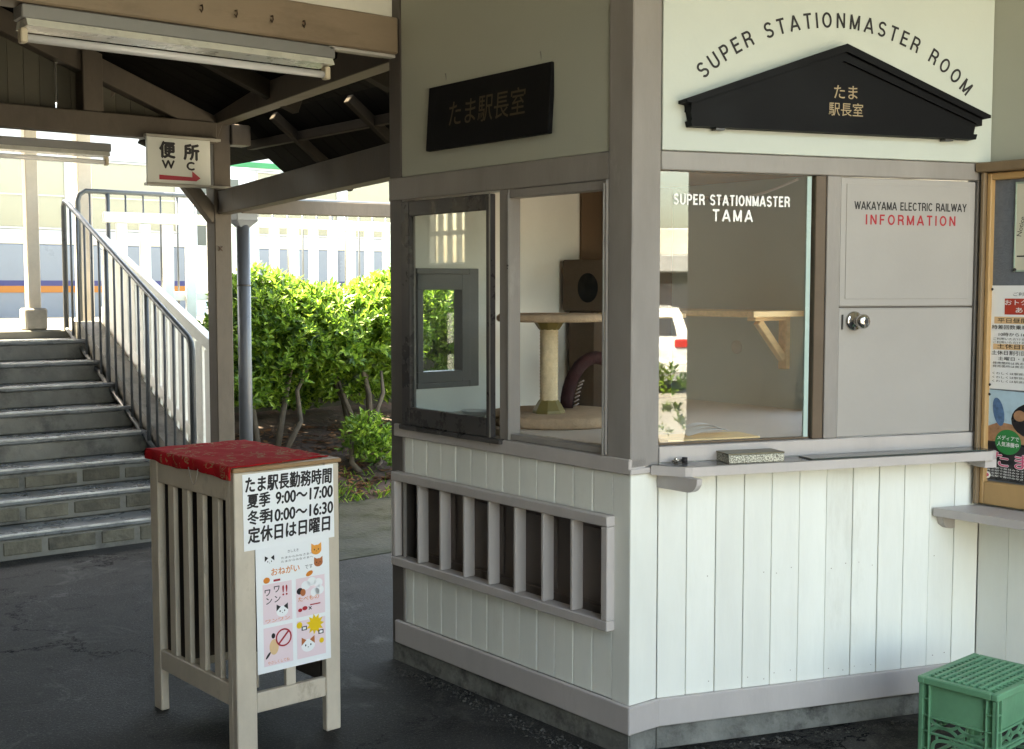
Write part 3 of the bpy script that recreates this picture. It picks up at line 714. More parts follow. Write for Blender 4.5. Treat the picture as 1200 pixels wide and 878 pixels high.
for k in range(1, 8):
    t = k * math.pi / 32
    c = Vector((.60 - .124 * math.cos(t), .795, 1.03 + .164 * math.sin(t)))
    mb.tube([c + Vector((-.012, 0, -.004)), c + Vector((.012, -.002, .006))], .003, 6)
mb.build('bristles', pm('bristle', (.25, .2, .18), .8), wa)
bw = thing('pet_bowl', 'small white bowl on the ledge behind the left sash', 'bowl', (.18, 1.05, 1.005))
MB().lathe([(.03, 0), (.055, .02), (.058, .022), (.052, .02), (.03, .006)], (.18, 1.05, 1.002), 24).build('dish', WHITE, bw)
tag(MB().box(.075, .36, .92, 1.26, .9865, 1.0, .004).build('low_box', pm('low_box_paint', (.5, .5, .48), .6)), 'low pale box carrying the bowl behind the left sash', 'box')
ws = thing('wall_shelf', 'pale pine shelf on a triangular bracket seen through the front window', 'shelf', (1.35, .7, 1.4))
PINE = pm('pine_board', (.90, .63, .32), .45, .14, 9, .05, 30, stretch=(1, 5, 5))
MB().box(1.17, 1.499, .50, 1.22, 1.380, 1.405, .002).build('board', PINE, ws)
mb = MB(); mb.box(1.472, 1.499, .575, .620, 1.155, 1.3795, .003); mb.build('bracket_leg', PINE, ws)
mb = MB(); mb.box(1.27, 1.472, .575, .62, 1.362, 1.3797, .002); mb.build('bracket_arm', PINE, ws)
mb = MB(); mb.bar((1.31, .597, 1.362), (1.474, .597, 1.20), .034, .03, up=(0, 1, 0)); mb.build('bracket_strut', PINE, ws)
tag(MB().lathe([(.030, 0), (.030, .004), (.026, .005)], n=30, M=Matrix.Translation((1.4985, .87, 1.238)) @ Matrix.Rotation(R(-90), 4, 'Y')).build('cover_plate', pm('cap_grey', (.40, .40, .36), .6)), 'round grey cover plate on the inner wall below the shelf', 'cover plate')
rd = thing('beaded_cord', 'white curved cord with dark beads under the booth ceiling', 'bead_cord', (1.0, .6, 1.93))  # white cord strung with dark beads
pts = [(1.46 - .05 * k / 12, 1.2 - .72 * k / 12, 1.945 - .06 * math.sin(math.pi * min(1, k / 12) ) + .0) for k in range(13)]
MB().tube(pts, .006, 8).build('cord', WHITE, rd)
mb = MB()
for k in range(2, 6):
    for q in (0, .5):
        a = Vector(pts[k]); b = Vector(pts[k + 1]); c = a.lerp(b, q); mb.lathe([(.003, -.012), (.007, -.004), (.007, .004), (.003, .012)], c + Vector((0, 0, -.004)), 10)
mb.build('bead', INK, rd)
# loose things on the front counter and behind the glass
sb = thing('stone_block', 'speckled grey stone block with a dark brown top on the counter', 'block', tuple(FB @ Vector((.30, -.05, zt))))
PM_ = FB @ Matrix.Translation((.297, -.055, zt + .0022)) @ Matrix.Rotation(R(-3), 4, 'Z')
spk = bpy.data.materials.new('speckled_granite'); spk.use_nodes = True; nt = spk.node_tree
nn = nt.nodes.new('ShaderNodeTexNoise'); nn.inputs['Scale'].default_value = 260; nn.inputs['Detail'].default_value = 3
tcn = nt.nodes.new('ShaderNodeTexCoord'); nt.links.new(tcn.outputs['Object'], nn.inputs['Vector'])
crn = nt.nodes.new('ShaderNodeValToRGB'); crn.color_ramp.elements[0].position = .4; crn.color_ramp.elements[0].color = (.10, .09, .07, 1); crn.color_ramp.elements[1].position = .58; crn.color_ramp.elements[1].color = (.62, .6, .5, 1)
nt.links.new(nn.outputs[0], crn.inputs[0]); nt.links.new(crn.outputs[0], nt.nodes['Principled BSDF'].inputs['Base Color']); nt.nodes['Principled BSDF'].inputs['Roughness'].default_value = .6
mb = MB(PM_); mb.box(-.092, .105, -.045, .045, .0, .026, .002); mb.build('slab', spk, sb)
mb = MB(PM_); mb.box(-.094, .107, -.043, .048, .0265, .031, .001); mb.build('cover', pm('olive_brown_cover', (.16, .14, .09), .4, .1, 20), sb)
tag(MB(FB).box(.50, 1.20, -.108, -.028, zt + .0025, zt + .0065, .001).build('counter_mat', pm('dark_glass_mat', (.05, .065, .06), .08, .1, 6, spec=.6), None, tuple(FB @ Vector((.85, -.06, zt)))), 'dark glossy glass sheet lying on the right half of the counter', 'glass sheet')
la = thing('cable_clip', 'small chrome and black clip at the left end of the counter', 'clip', tuple(FB @ Vector((.05, -.03, zt))))
mb = MB(FB); mb.lathe([(.006, 0), (.006, .014), (.008, .018), (.004, .022)], (.045, -.035, zt), 12); mb.tube([(FB.inverted() @ (FB @ Vector((.03, -.035, zt + .01)))), Vector((.07, -.035, zt + .012))], .004, 8); mb.build('body', CH, la)
mb = MB(FB); mb.lathe([(.009, 0), (.009, .02)], (.078, -.032, zt), 14); mb.build('knob', INK, la)
wt = thing('wooden_tray', 'thin wooden tray with folded papers behind the front window', 'tray', tuple(FB @ Vector((.25, .12, .995))))
mb = MB(FB); mb.prism([(.06, 0), (.40, 0), (.40, .012), (.06, .012)], .05, .20, Matrix.Translation((0, 0, .992))); mb.build('board', PINE, wt)
mb = MB(FB)
for q in range(3):
    pts = [(.16 + .16 * t, .10 + .01 * q, 1.008 + .035 * math.sin(t * 2.4 + q * .3) * (.5 + .25 * q)) for t in [k / 10 for k in range(11)]]
    n = len(pts); vs = [(x, y, z) for x, y, z in pts] + [(x + .01, y + .06, z) for x, y, z in pts]
    mb.add(vs, [(i, i + 1, n + i + 1, n + i) for i in range(n - 1)], None, True)
mb.build('paper', PAPER, wt)

# ------------------------------------------------------------------ right wall, notice board, ledge, crate
rwall = thing('station_wall', 'white boarded wall with a notice board at the right', 'wall', (XC, -2, 0))
mb = MB(); planks(mb, .0, 2.20, .168, .72, 19, FC, seed=9); mb.build('plank_wall', WHITEBOARD, rwall)
mb = MB(); mb.box(.0, 2.20, .019, .16, 0, 2.95, 0, FC); mb.build('core', DARKTRIM, rwall)
mb = MB(); mb.box(.0, 2.20, -.016, .0, .079, .170, .003, FC); mb.build('skirting', LTRIM, rwall)
mb = MB(); mb.box(.0, 2.20, -.004, .018, 0, .078, .002, FC); mb.build('footing', CONC_FOOT, rwall)
mb = MB(); mb.box(-.0, 2.20, 0.0, .018, .721, 2.95, .001, FC); mb.build('upper_panel', CREAM, rwall)
bf = MB(); planks(bf, 2.205, 7.43, -.3, 2.6, 46, FC, th=.03, seed=11)
tag(bf.build('street_fence', pm('brown_fence_boards', (.032, .028, .024), .7, .2, 5, island=.15), None, (XC, -5.5, -.3)), 'tall brown board fence continuing the right wall towards the street', 'fence')
nb = thing('notice_board', 'grey felt notice board in an ochre wood frame on the right wall', 'notice board', (XC, -1.0, .74))
OCH = pm('ochre_frame_wood', (.44, .27, .12), .5, .12, 8, .06, 40, stretch=(1, 1, .3))
BROWN = pm('brown_frame_wood', (.20, .14, .085), .5, .12, 8, .06, 40, stretch=(1, 1, .3))
mb = MB(FC); mb.box(.004, .0165, -.05, -.001, .742, 1.898, .002); mb.box(1.5, 1.515, -.05, -.001, .742, 1.898, .002); mb.box(-.012, 1.53, -.062, -.001, 1.899, 1.932, .004); mb.build('outer_frame', BROWN, nb)
mb = MB(FC); mb.box(.017, .034, -.032, -.001, .742, 1.896, .003); mb.box(1.48, 1.4995, -.032, -.001, .742, 1.896, .003); mb.box(.0345, 1.4795, -.032, -.001, 1.872, 1.896, .003); mb.box(.0345, 1.4795, -.032, -.001, .742, .822, .003); mb.build('inner_frame', OCH, nb)
mb = MB(FC); mb.box(.033, 1.481, -.008, -.001, .8225, 1.8715, 0); mb.build('felt', pm('grey_felt', (.135, .15, .175), .95, .12, 60, .4, 150), nb)
PIN = INK
def poster(name, label, x0, x1, z0, z1, rot=0.0):
    M = FC @ Matrix.Translation(((x0 + x1) / 2, -.0095, (z0 + z1) / 2)) @ Matrix.Rotation(rot, 4, 'Y')
    t = thing(name, label, 'poster', tuple(M @ Vector((0, 0, -(z1 - z0) / 2))))
    return t, MB(M), (x1 - x0) / 2, (z1 - z0) / 2
OR_ = pm('orange_print', (.70, .22, .03), .5, .05); PEACH = pm('peach_print', (.75, .50, .28), .5, .03); PINKP = pm('pink_print', (.80, .55, .58), .5, .03)
GREY = pm('grey_print', (.12, .12, .13), .6, .05); GREEN = pm('green_print', (.02, .22, .06), .5, .04); YEL = pm('yellow_print', (.80, .52, .02), .5, .03); ROSE = pm('rose_print', (.62, .10, .20), .5, .03)
t, mb, hw, hh = poster('fare_notice', 'white printed notice with a red heading pinned over the lower poster', .028, .34, 1.148, 1.508)
mb.box(-hw, hw, -.0008, .0005, -hh, hh, 0)
mb.mi = 1; mb.box(-hw + .055, hw - .05, -.0014, -.0010, hh - .100, hh - .045, 0)
mb.mi = 2; mb.box(-hw + .018, hw - .03, -.0014, -.0010, hh - .132, hh - .108, 0); mb.box(-hw + .016, hw - .03, -.0014, -.0010, hh - .222, hh - .202, 0)
mb.mi = 0; mb.text('おトクなきっぷ', .0, hh - .066, .015, -.0018, width=.2, offset=.01); mb.text('あります', .0, hh - .092, .015, -.0018, width=.12, offset=.01)
mb.mi = 3
mb.text('ご利用ください', .0, hh - .035, .010, -.0018, width=.14)
mb.text('平日昼間に乗るなら', -.0, hh - .127, .013, -.0019, width=.25, offset=.006)
mb.text('時差回数乗車券（12枚つづり）', -.0, hh - .150, .012, -.0018, width=.29, offset=.01)
mb.text('10時から16時までの列車に', -.0, hh - .174, .010, -.0018, width=.24, offset=.006)
for k in range(2): mb.text('ご利用いただける便利でお得な回数券です', .0, hh - .188 - k * .0115, .0065, -.0018, width=.28)
mb.text('土休日に乗るなら！', -.0, hh - .217, .013, -.0019, width=.25, offset=.008)
mb.text('土休日割引回数乗車券（14枚）', -.0, hh - .239, .012, -.0018, width=.29, offset=.01)
mb.text('土曜日・日曜日と祝日に', -.0, hh - .258, .010, -.0018, width=.24, offset=.006)
for k in range(2): mb.text('発売箇所は貴志駅ほか各駅の窓口です', .0, hh - .272 - k * .011, .0065, -.0018, width=.28)
for k in range(3): mb.text('くわしくは駅係員におたずねください', .0, hh - .308 - k * .0135, .0065, -.0018, width=.28)
mb.build('sheet', [PAPER, pm('heading_red', (.50, .05, .03), .5), PEACH, INK], t)
mb = MB(FC); KR = Matrix.Rotation(R(90), 4, 'X')
for z in (1.495, 1.162): mb.lathe([(.004, 0), (.005, .003), (.003, .006)], n=12, M=Matrix.Translation((.036, -.0105, z)) @ KR)
mb.build('pin', PIN, t)
t, mb, hw, hh = poster('photo_poster', 'glossy blue and black photo poster with pink edged characters below the notice', .024, .34, .826, 1.141, R(1.5))
mb.box(-hw, hw, -.0008, .0005, -hh, hh, 0)
mb.mi = 1; mb.box(-hw + .003, hw, -.0012, -.0009, -hh, -hh + .135, 0)
mb.mi = 2; mb.prism([(-hw + .004, -hh + .135), (hw, -hh + .135), (hw, -hh + .18), (-hw + .05, -hh + .205), (-hw + .004, -hh + .185)], -.0013, -.0009)
def disc(mb, x, z, rx, rz, y, n=24, rot=0):
    c, s = math.cos(rot), math.sin(rot)
    mb.add([(x + rx * math.cos(a) * c - rz * math.sin(a) * s, y, z + rx * math.cos(a) * s + rz * math.sin(a) * c) for a in [2 * math.pi * k / n for k in range(n)]], [tuple(range(n))])
mb.mi = 1; disc(mb, .02, hh - .095, .085, .062, -.0015)
mb.mi = 2; disc(mb, -.035, hh - .082, .022, .019, -.0019); disc(mb, .10, hh - .05, .03, .05, -.0019)
mb.mi = 6; disc(mb, -hw + .045, hh - .075, .020, .050, -.0017, rot=R(14))
mb.mi = 3; disc(mb, -.072, -.02, .048, .044, -.0021)
mb.mi = 4; mb.text('メディアで', -.072, -.013, .013, -.0025, width=.08, offset=.014); mb.text('人気沸騰中', -.072, -.035, .013, -.0025, width=.08, offset=.014)
mb.mi = 4; mb.text('たま', -.06, -.105, .042, -.0021, width=.15, offset=.045)
mb.mi = 5; mb.text('たま', -.06, -.105, .042, -.0025, width=.147, offset=.012)
mb.mi = 4
for k in range(4): mb.text('貴志駅で毎日みなさまをお待ちしています', .0, -hh + .040 - k * .0095, .005, -.0021, width=.29)
disc(mb, -hw + .014, -hh + .014, .014, .012, -.0026); mb.mi = 5; disc(mb, -hw + .014, -hh + .014, .008, .006, -.0029)
mb.build('sheet', [pm('poster_sky', (.42, .58, .68), .3, .12, 12), pm('poster_black', (.02, .018, .02), .3, .1), pm('poster_brown', (.42, .22, .12), .35, .3, 20), GREEN, WHITE, ROSE, pm('poster_blue', (.08, .16, .30), .4, .3, 60)], t)
mb = MB(FC); mb.lathe([(.004, 0), (.005, .003), (.003, .006)], n=12, M=Matrix.Translation((.036, -.0105, 1.128)) @ KR); mb.build('pin', PIN, t)
t, mb, hw, hh = poster('framed_notice', 'clear covered cream notice cut by the right edge above the white notice', .112, .40, 1.555, 1.860)
mb.box(-hw, hw, -.0015, .0005, -hh, hh, 0)
mb.mi = 1
for a, b, c, d in ((-hw, -hw + .004, -hh, hh), (-hw + .004, hw, hh - .006, hh), (-hw + .004, hw, -hh, -hh + .006)): mb.box(a, b, -.004, -.0016, c, d, 0)
mb.mi = 2; mb.box(-hw + .01, hw, -.002, -.0016, -hh + .05, -hh + .055, 0); mb.text('お知らせ', .0, hh - .05, .03, -.0022, width=.22)
mb.text('Notice', -hw + .03, .0, .018, -.0022, align='c', rot=R(80))
mb.build('sheet', [pm('cream_paper', (.58, .56, .46), .6, .05), pm('pale_green_edge', (.35, .45, .38), .3), INK], t)
mb = MB(FC); mb.lathe([(.005, 0), (.006, .003), (.003, .007)], n=12, M=Matrix.Translation((.118, -.0125, 1.562)) @ KR); mb.build('pin', PIN, t)
lg = thing('wall_ledge', 'greige wooden ledge under the notice board', 'ledge', (XC, -1, .70))
mb = MB(frame((XC, -.421, 0), (0, -1, 0), (1, 0, 0))); slab(mb, [(-.0, .005), (-.058, .195), (1.5, .195), (1.5, .005)], .705, .734, Matrix()); mb.build('board', LTRIM, lg)
mb = MB(frame((XC - .02, -.375, 0), (-1, 0, 0), (0, -1, 0))); mb.prism([(.0, .704), (.0, .655), (.10, .655), (.125, .660), (.145, .675), (.155, .704)], -.012, .012)
mb.build('bracket', LTRIM, lg)

def crate():
    W, D, H = .345, .25, .31
    t = thing('milk_crate', 'dull green plastic crate upside down in the corner beside the booth', 'crate', (.785, -.765, 0), R(3.5), local=True)
    G = pm('green_crate_plastic', (.11, .275, .155), .45, .2, 6, .08, 60, grime=.7, gcol=(.19, .25, .19), gscale=7, gcut=.55)
    mb = MB(); x0, x1, y0, y1 = -W / 2, W / 2, -D / 2, D / 2
    # top lattice
    z = H
    mb.box(x0 - .004, x1 + .004, y0 - .004, y0 + .018, z - .022, z, .003); mb.box(x0 - .004, x1 + .004, y1 - .018, y1 + .004, z - .022, z, .003)
    mb.box(x0 - .004, x0 + .018, y0 + .018, y1 - .018, z - .022, z, .003); mb.box(x1 - .018, x1 + .004, y0 + .018, y1 - .018, z - .022, z, .003)
    nx, ny = 13, 9
    for i in range(1, nx):
        x = x0 + .018 + (W - .036) * i / nx; mb.box(x - .0035, x + .0035, y0 + .018, y1 - .018, z - .016, z - .0005, .001)
    for j in range(1, ny):
        y = y0 + .018 + (D - .036) * j / ny; mb.box(x0 + .018, x1 - .018, y - .005, y + .005, z - .017, z + .003, .001)
    mb.build('lid_lattice', G, t, world=False)
    def side(M, w):
        s_ = MB(M)
        s_.box(.036, w - .036, .010, .014, .19, H - .023, .001)                  # solid upper panel
        for a in (0.0, .031, w - .036, w - .005): s_.box(a, a + .005, 0, .014, 0, H - .0225, .001)
        for z0 in (.03, .085, .14, .188, .24): 
            s_.box(.005, .031, .001, .013, z0, z0 + .004, .0005); s_.box(w - .031, w - .005, .001, .013, z0, z0 + .004, .0005)
        s_.box(.005, .031, .0135, .015, 0, H - .023, 0); s_.box(w - .031, w - .005, .0135, .015, 0, H - .023, 0)
        s_.box(.036, w - .036, .004, .014, .184, .19, .001); s_.box(.036, w - .036, .004, .014, .134, .140, .001); s_.box(.036, w - .036, .004, .014, .0, .03, .001)
        m = w / 2
        n = max(2, round((w - .072) / .075)); cw = (w - .072) / n
        for k in range(n):
            c = .036 + cw * (k + .5)
            for sg in (1, -1):                       # two back to back arcs, like petals
                pts = [Vector((c + cw * .5 * math.cos(a), .009, (.162 + sg * .022) - sg * .022 * 1.0 * math.sin(a) * 1.0)) for a in [math.pi * q / 10 for q in range(11)]]
                for a, b in zip(pts, pts[1:]): s_.bar(a, b, .009, .005, up=(0, 1, 0), bv=0)
        # wide handle loop below
        pts = [Vector((m + (w * .5 - .045) * math.copysign(abs(math.cos(a)) ** .6, math.cos(a)), .008, .085 + .040 * math.copysign(abs(math.sin(a)) ** .6, math.sin(a)))) for a in [2 * math.pi * q / 28 for q in range(29)]]
        for a, b in zip(pts, pts[1:]): s_.bar(a, b, .010, .006, up=(0, 1, 0), bv=0)
        for k in range(4):
            xx = .036 + (w - .072) * (k + .5) / 4
            s_.box(xx - .004, xx + .004, .006, .012, .03, .05, .001); s_.box(xx - .004, xx + .004, .006, .012, .122, .134, .001)
        return s_
    side(Matrix.Translation((x0, y0, 0)), W).build('side_panel', G, t, world=False)
    side(frame((x1, y0, 0), (0, 1, 0), (-1, 0, 0)), D).build('side_panel', G, t, world=False)
    side(frame((x0, y1, 0), (0, -1, 0), (1, 0, 0)), D).build('side_panel', G, t, world=False)
    side(frame((x1, y1, 0), (-1, 0, 0), (0, -1, 0)), W).build('side_panel', G, t, world=False)
    return t
crate()

# ------------------------------------------------------------------ timetable stand in the foreground
SW, SDp, SH = .39, .62, .915
stM = Matrix.Translation((-.579, .809, 0)) @ Matrix.Rotation(R(2), 4, 'Z') @ Matrix.Translation((-SW / 2, SDp / 2, 0))
sloc = stM.translation.copy()
sd_ = thing('notice_stand', 'slatted beige painted wooden stand carrying paper notices', 'stand', tuple(sloc), R(2), local=True)
x0, x1, y0, y1 = -SW / 2, SW / 2, -SDp / 2, SDp / 2
for (a, b, c, d) in ((x0, x0 + .072, y0, y0 + .03), (x1 - .056, x1, y0, y0 + .03), (x0, x0 + .03, y1 - .06, y1), (x1 - .03, x1, y1 - .06, y1)):
    MB().box(a, b, c, d, 0, SH, .003).build('leg', STANDP, sd_, world=False)
for (a, b, c, d) in ((x0, x0 + .026, y0 + .0305, y0 + .06), (x1 - .026, x1, y0 + .0305, y0 + .06)):
    MB().box(a, b, c, d, 0, SH - .001, .003).build('leg', STANDP, sd_, world=False)
def rail(*a): MB().box(*a, .003).build('rail', STANDP, sd_, world=False)
rail(x0 + .0722, x1 - .0562, y0 + .004, y0 + .026, .122, .188); rail(x0 + .0722, x1 - .0562, y0 + .004, y0 + .026, .82, SH - .002)
rail(x0 + .001, x0 + .025, y0 + .0602, y1 - .0602, .150, .222); rail(x0 + .001, x0 + .025, y0 + .0602, y1 - .0602, .82, SH - .002)
rail(x1 - .025, x1 - .001, y0 + .0602, y1 - .0602, .150, .222); rail(x1 - .025, x1 - .001, y0 + .0602, y1 - .0602, .82, SH - .002)
rail(x0 + .0302, x1 - .0302, y1 - .03, y1 - .006, .122, .188); rail(x0 + .0302, x1 - .0302, y1 - .03, y1 - .006, .82, SH - .002)
for k in range(4):
    y = y0 + .06 + (SDp - .12) * (k + .75) / 4.6
    for xx in (x0 + .006, x1 - .024): MB().box(xx, xx + .018, y - .022, y + .022, .2222, .8198, .002).build('slat', STANDP, sd_, world=False)
for k in range(1):
    x = x0 + .072 + (SW - .128) * .5
    for yy in (y0 + .008, y1 - .026): MB().box(x - .018, x + .018, yy, yy + .018, .1882, .8198, .002).build('slat', STANDP, sd_, world=False)
MB().box(x0 - .004, x1 + .008, y0 - .006, y1 + .004, SH, SH + .014, .003).build('top', pm('tan_top_wood', (.30, .18, .09), .55, .2, 9, .1, 40), sd_, world=False)
DKB = pm('dark_inner_board', (.06, .048, .038), .7, .2, 8, .1, 40)
MB().box(x1 - .045, x1 - .0265, y0 + .062, y1 - .062, .16, .90, .002).build('inner_board', DKB, sd_, world=False)
MB().box(x0 + .032, x1 - .048, y1 - .055, y1 - .0325, .16, .90, .002).build('inner_board', DKB, sd_, world=False)
# red cloth
clm = bpy.data.materials.new('red_brocade'); clm.use_nodes = True; nt = clm.node_tree; bs = nt.nodes['Principled BSDF']
tcn = nt.nodes.new('ShaderNodeTexCoord'); vo = nt.nodes.new('ShaderNodeTexNoise'); vo.inputs['Scale'].default_value = 17; vo.inputs['Detail'].default_value = 3; vo.inputs['Distortion'].default_value = 2.2
nt.links.new(tcn.outputs['Object'], vo.inputs['Vector'])
rmp = nt.nodes.new('ShaderNodeValToRGB'); e = rmp.color_ramp.elements
e[0].position = .55; e[0].color = (0, 0, 0, 1); e[1].position = .575; e[1].color = (1, 1, 1, 1); e2 = rmp.color_ramp.elements.new(.60); e2.color = (1, 1, 1, 1); e3 = rmp.color_ramp.elements.new(.615); e3.color = (0, 0, 0, 1)
nt.links.new(vo.outputs[0], rmp.inputs[0])
vo2 = nt.nodes.new('ShaderNodeTexNoise'); vo2.inputs['Scale'].default_value = 5.5; nt.links.new(tcn.outputs['Object'], vo2.inputs['Vector'])
r2 = nt.nodes.new('ShaderNodeValToRGB'); r2.color_ramp.elements[0].position = .44; r2.color_ramp.elements[1].position = .50; nt.links.new(vo2.outputs[0], r2.inputs[0])
mu = nt.nodes.new('ShaderNodeMath'); mu.operation = 'MULTIPLY'; nt.links.new(rmp.outputs[0], mu.inputs[0]); nt.links.new(r2.outputs[0], mu.inputs[1])
mx = nt.nodes.new('ShaderNodeMix'); mx.data_type = 'RGBA'; mx.inputs[6].default_value = (.42, .012, .018, 1); mx.inputs[7].default_value = (.36, .24, .13, 1)
nt.links.new(mu.outputs[0], mx.inputs[0]); nt.links.new(mx.outputs[2], bs.inputs['Base Color']); bs.inputs['Roughness'].default_value = .95; bs.inputs['Specular IOR Level'].default_value = .08
def cloth():
    rnd = random.Random(4); mb = MB(stM); nx, ny = 34, 48; vs = []; fs = []
    X0, X1, Y0, Y1 = x0 - .045, x1 - .008, y0 + .02, y1 + .012
    zt_ = SH + .0165
    for j in range(ny + 1):
        for i in range(nx + 1):
            a = X0 + (X1 - X0) * i / nx; b = Y0 + (Y1 - Y0) * j / ny; z = zt_
            b -= .018 * (1 - j / ny) * (1 - i / nx) - .03 * (1 - j / ny) * (i / nx) ** 2
            if a < x0 - .008:
                over = (x0 - .008) - a; a = x0 - .011 - .004 * math.sin(b * 40); z = zt_ - over - .004 * math.sin(b * 17)
            z += .0008 * math.sin(a * 55 + b * 23) + .0007 * math.sin(b * 60) + .0015
            vs.append((a, b, z))
    n = (nx + 1) * (ny + 1)
    vs += [(a + .002 if a < x0 - .008 else a, b, z - .0025) for a, b, z in vs]
    for j in range(ny):
        for i in range(nx):
            q = j * (nx + 1) + i; fs.append((q, q + 1, q + nx + 2, q + nx + 1)); fs.append((n + q, n + q + nx + 1, n + q + nx + 2, n + q + 1))
    edge = [i for i in range(nx + 1)] + [j * (nx + 1) + nx for j in range(1, ny + 1)] + [ny * (nx + 1) + i for i in range(nx - 1, -1, -1)] + [j * (nx + 1) for j in range(ny - 1, 0, -1)]
    for a, b in zip(edge, edge[1:] + edge[:1]): fs.append((b, a, n + a, n + b))
    mb.add(vs, fs, None, True); return mb
tag(cloth().build('brocade_cloth', clm, None, tuple(stM @ Vector((0, 0, SH + .015)))), 'red brocade cloth with gold pattern lying on the stand', 'cloth')
tw = MB(stM); pts = [(x0 - .013, -.09 + .07 * t, SH - .01 - .055 * math.sin(math.pi * t)) for t in [k / 10 for k in range(11)]]; tw.tube(pts, .0016, 6)
tag(tw.build('string', pm('pale_string', (.4, .35, .3), .8), None, tuple(stM @ Vector((x0 - .013, -.05, SH - .06)))), 'loose loop of pale string hanging under the cloth edge', 'string')
# hand written hours
def handtext(mb, s, x, z, h, w, y, off=.018, seed=0):
    rnd = random.Random(seed)
    mb.text(s, x, z, h, y, width=w, offset=off, rot=R(rnd.uniform(-.6, .6)), skew=.05)
M1 = stM @ Matrix.Translation((x0 + .20, y0 - .0015, .785)) @ Matrix.Rotation(R(-.6), 4, 'Y')
hp = thing('hours_notice', 'white handwritten paper of opening hours taped to the top of the stand', 'notice', tuple(M1 @ Vector((0, 0, -.12))))
mb = MB(M1); mb.box(-.170, .168, -.0008, .0005, -.123, .124, 0)
mb.mi = 1
handtext(mb, 'たま駅長勤務時間', -.001, .068, .040, .320, -.0014, .036, 1)
handtext(mb, '夏季', -.115, .018, .036, .082, -.0014, .036, 2); handtext(mb, '9:00～17:00', .055, .016, .040, .215, -.0014, .036, 3)
handtext(mb, '冬季', -.115, -.036, .036, .082, -.0014, .036, 4); handtext(mb, '10:00～16:30', .045, -.039, .040, .235, -.0014, .036, 5)
handtext(mb, '定休日は日曜日', -.003, -.094, .040, .305, -.0014, .036, 6)
mb.build('sheet', [PAPER, INK], hp)
M2 = stM @ Matrix.Translation((x0 + .21, y0 - .0030, .458)) @ Matrix.Rotation(R(-.5), 4, 'Y')
kp = thing('manners_poster', 'illustrated pink and white poster of cats and rules on the stand', 'poster', tuple(M2 @ Vector((0, 0, -.2))))
mb = MB(M2); hw, hh = .138, .206
mb.box(-hw, hw, -.0008, .0005, -hh, hh, 0)
cells = [(-.115, -.008, -.045, .085), (.008, .118, -.045, .085), (-.115, -.008, -.185, -.058), (.008, .118, -.185, -.058)]
mb.mi = 1
for a, b, c, d in cells: mb.box(a, b, -.0013, -.0009, c, d, 0)
mb.mi = 2; mb.text('おねがい', -.03, .112, .020, -.0014, width=.105, offset=.018); mb.mi = 3; mb.text('です', .058, .114, .012, -.0014, width=.03)
mb.text('きしえき', .0, .178, .008, -.0014, width=.04)
for k in range(2): mb.text('たまからみなさまへ', .015, .160 - .012 * k, .006, -.0014, width=.12)
def cathead(cx, cz, r, face, ear, y=-.0016):
    mb.mi = face
    disc(mb, cx, cz, r, r * .82, y)
    for s_ in (-1, 1):
        mb.mi = ear; mb.add([(cx + s_ * r * .95, y - .0002, cz + r * 1.15), (cx + s_ * r * .98, y - .0002, cz + r * .1), (cx + s_ * r * .25, y - .0002, cz + r * .72)], [(0, 1, 2) if s_ < 0 else (2, 1, 0)])
    mb.mi = 3
    for s_ in (-1, 1): disc(mb, cx + s_ * r * .38, cz + r * .05, r * .10, r * .14, y - .0004, 10)
    disc(mb, cx, cz - r * .22, r * .09, r * .06, y - .0004, 8)
cathead(.088, .172, .020, 4, 4); cathead(.095, .128, .017, 5, 5); cathead(-.088, .158, .018, 0, 3)
mb.mi = 2; disc(mb, -.10, .098, .012, .010, -.0014); disc(mb, .06, .096, .014, .008, -.0014, rot=.4); mb.mi = 6; mb.box(-.075, -.05, -.0014, -.0010, .090, .097, 0)
mb.mi = 3; mb.text('ワ', -.098, .048, .020, -.0018, offset=.02); mb.text('ワ', -.064, .055, .020, -.0018, offset=.02); mb.text('ン', -.093, .020, .020, -.0018, offset=.02); mb.text('ン', -.062, .022, .020, -.0018, offset=.02)
mb.mi = 6; mb.text('!!', -.034, .040, .034, -.0018, offset=.02)
mb.mi = 2; mb.text('ワンワン', -.062, -.042, .010, -.0018, width=.09)
cathead(-.045, -.012, .022, 0, 3)
mb.mi = 0
for a, b in ((.035, .058), (.058, .068), (.083, .060), (.070, .030), (.088, .035)): disc(mb, a + .01, b, .017, .015, -.0017)
mb.mi = 3; disc(mb, .022, .042, .012, .011, -.0018); mb.mi = 5; disc(mb, .034, .036, .010, .012, -.0019)
mb.mi = 2; mb.text('たべもの', .055, .008, .013, -.0020, width=.08, offset=.01)
mb.mi = 6; disc(mb, .022, -.022, .008, .006, -.0018); disc(mb, .040, -.018, .010, .007, -.0018); mb.box(.06, .10, -.0018, -.0014, -.012, -.008, 0); mb.mi = 3; mb.text('×', .060, -.030, .020, -.0020, offset=.02)
mb.mi = 6; n = 32
ring = [(-.042 + .030 * math.cos(a), -.0018, -.100 + .030 * math.sin(a)) for a in [2 * math.pi * k / n for k in range(n)]] + [(-.042 + .0245 * math.cos(a), -.0018, -.100 + .0245 * math.sin(a)) for a in [2 * math.pi * k / n for k in range(n)]]
mb.add(ring, [(k, (k + 1) % n, n + (k + 1) % n, n + k) for k in range(n)])
mb.bar((-.062, -.0017, -.120), (-.022, -.0017, -.080), .0008, .006, up=(-1, 0, 1), bv=0)
mb.mi = 8; disc(mb, -.078, -.125, .017, .026, -.0017); mb.mi = 3; disc(mb, -.080, -.088, .007, .009, -.0017); disc(mb, -.100, -.150, .004, .014, -.0017, rot=-.7)
mb.mi = 2; mb.text('やさしくしてね', -.062, -.180, .009, -.0018, width=.08)
mb.mi = 7
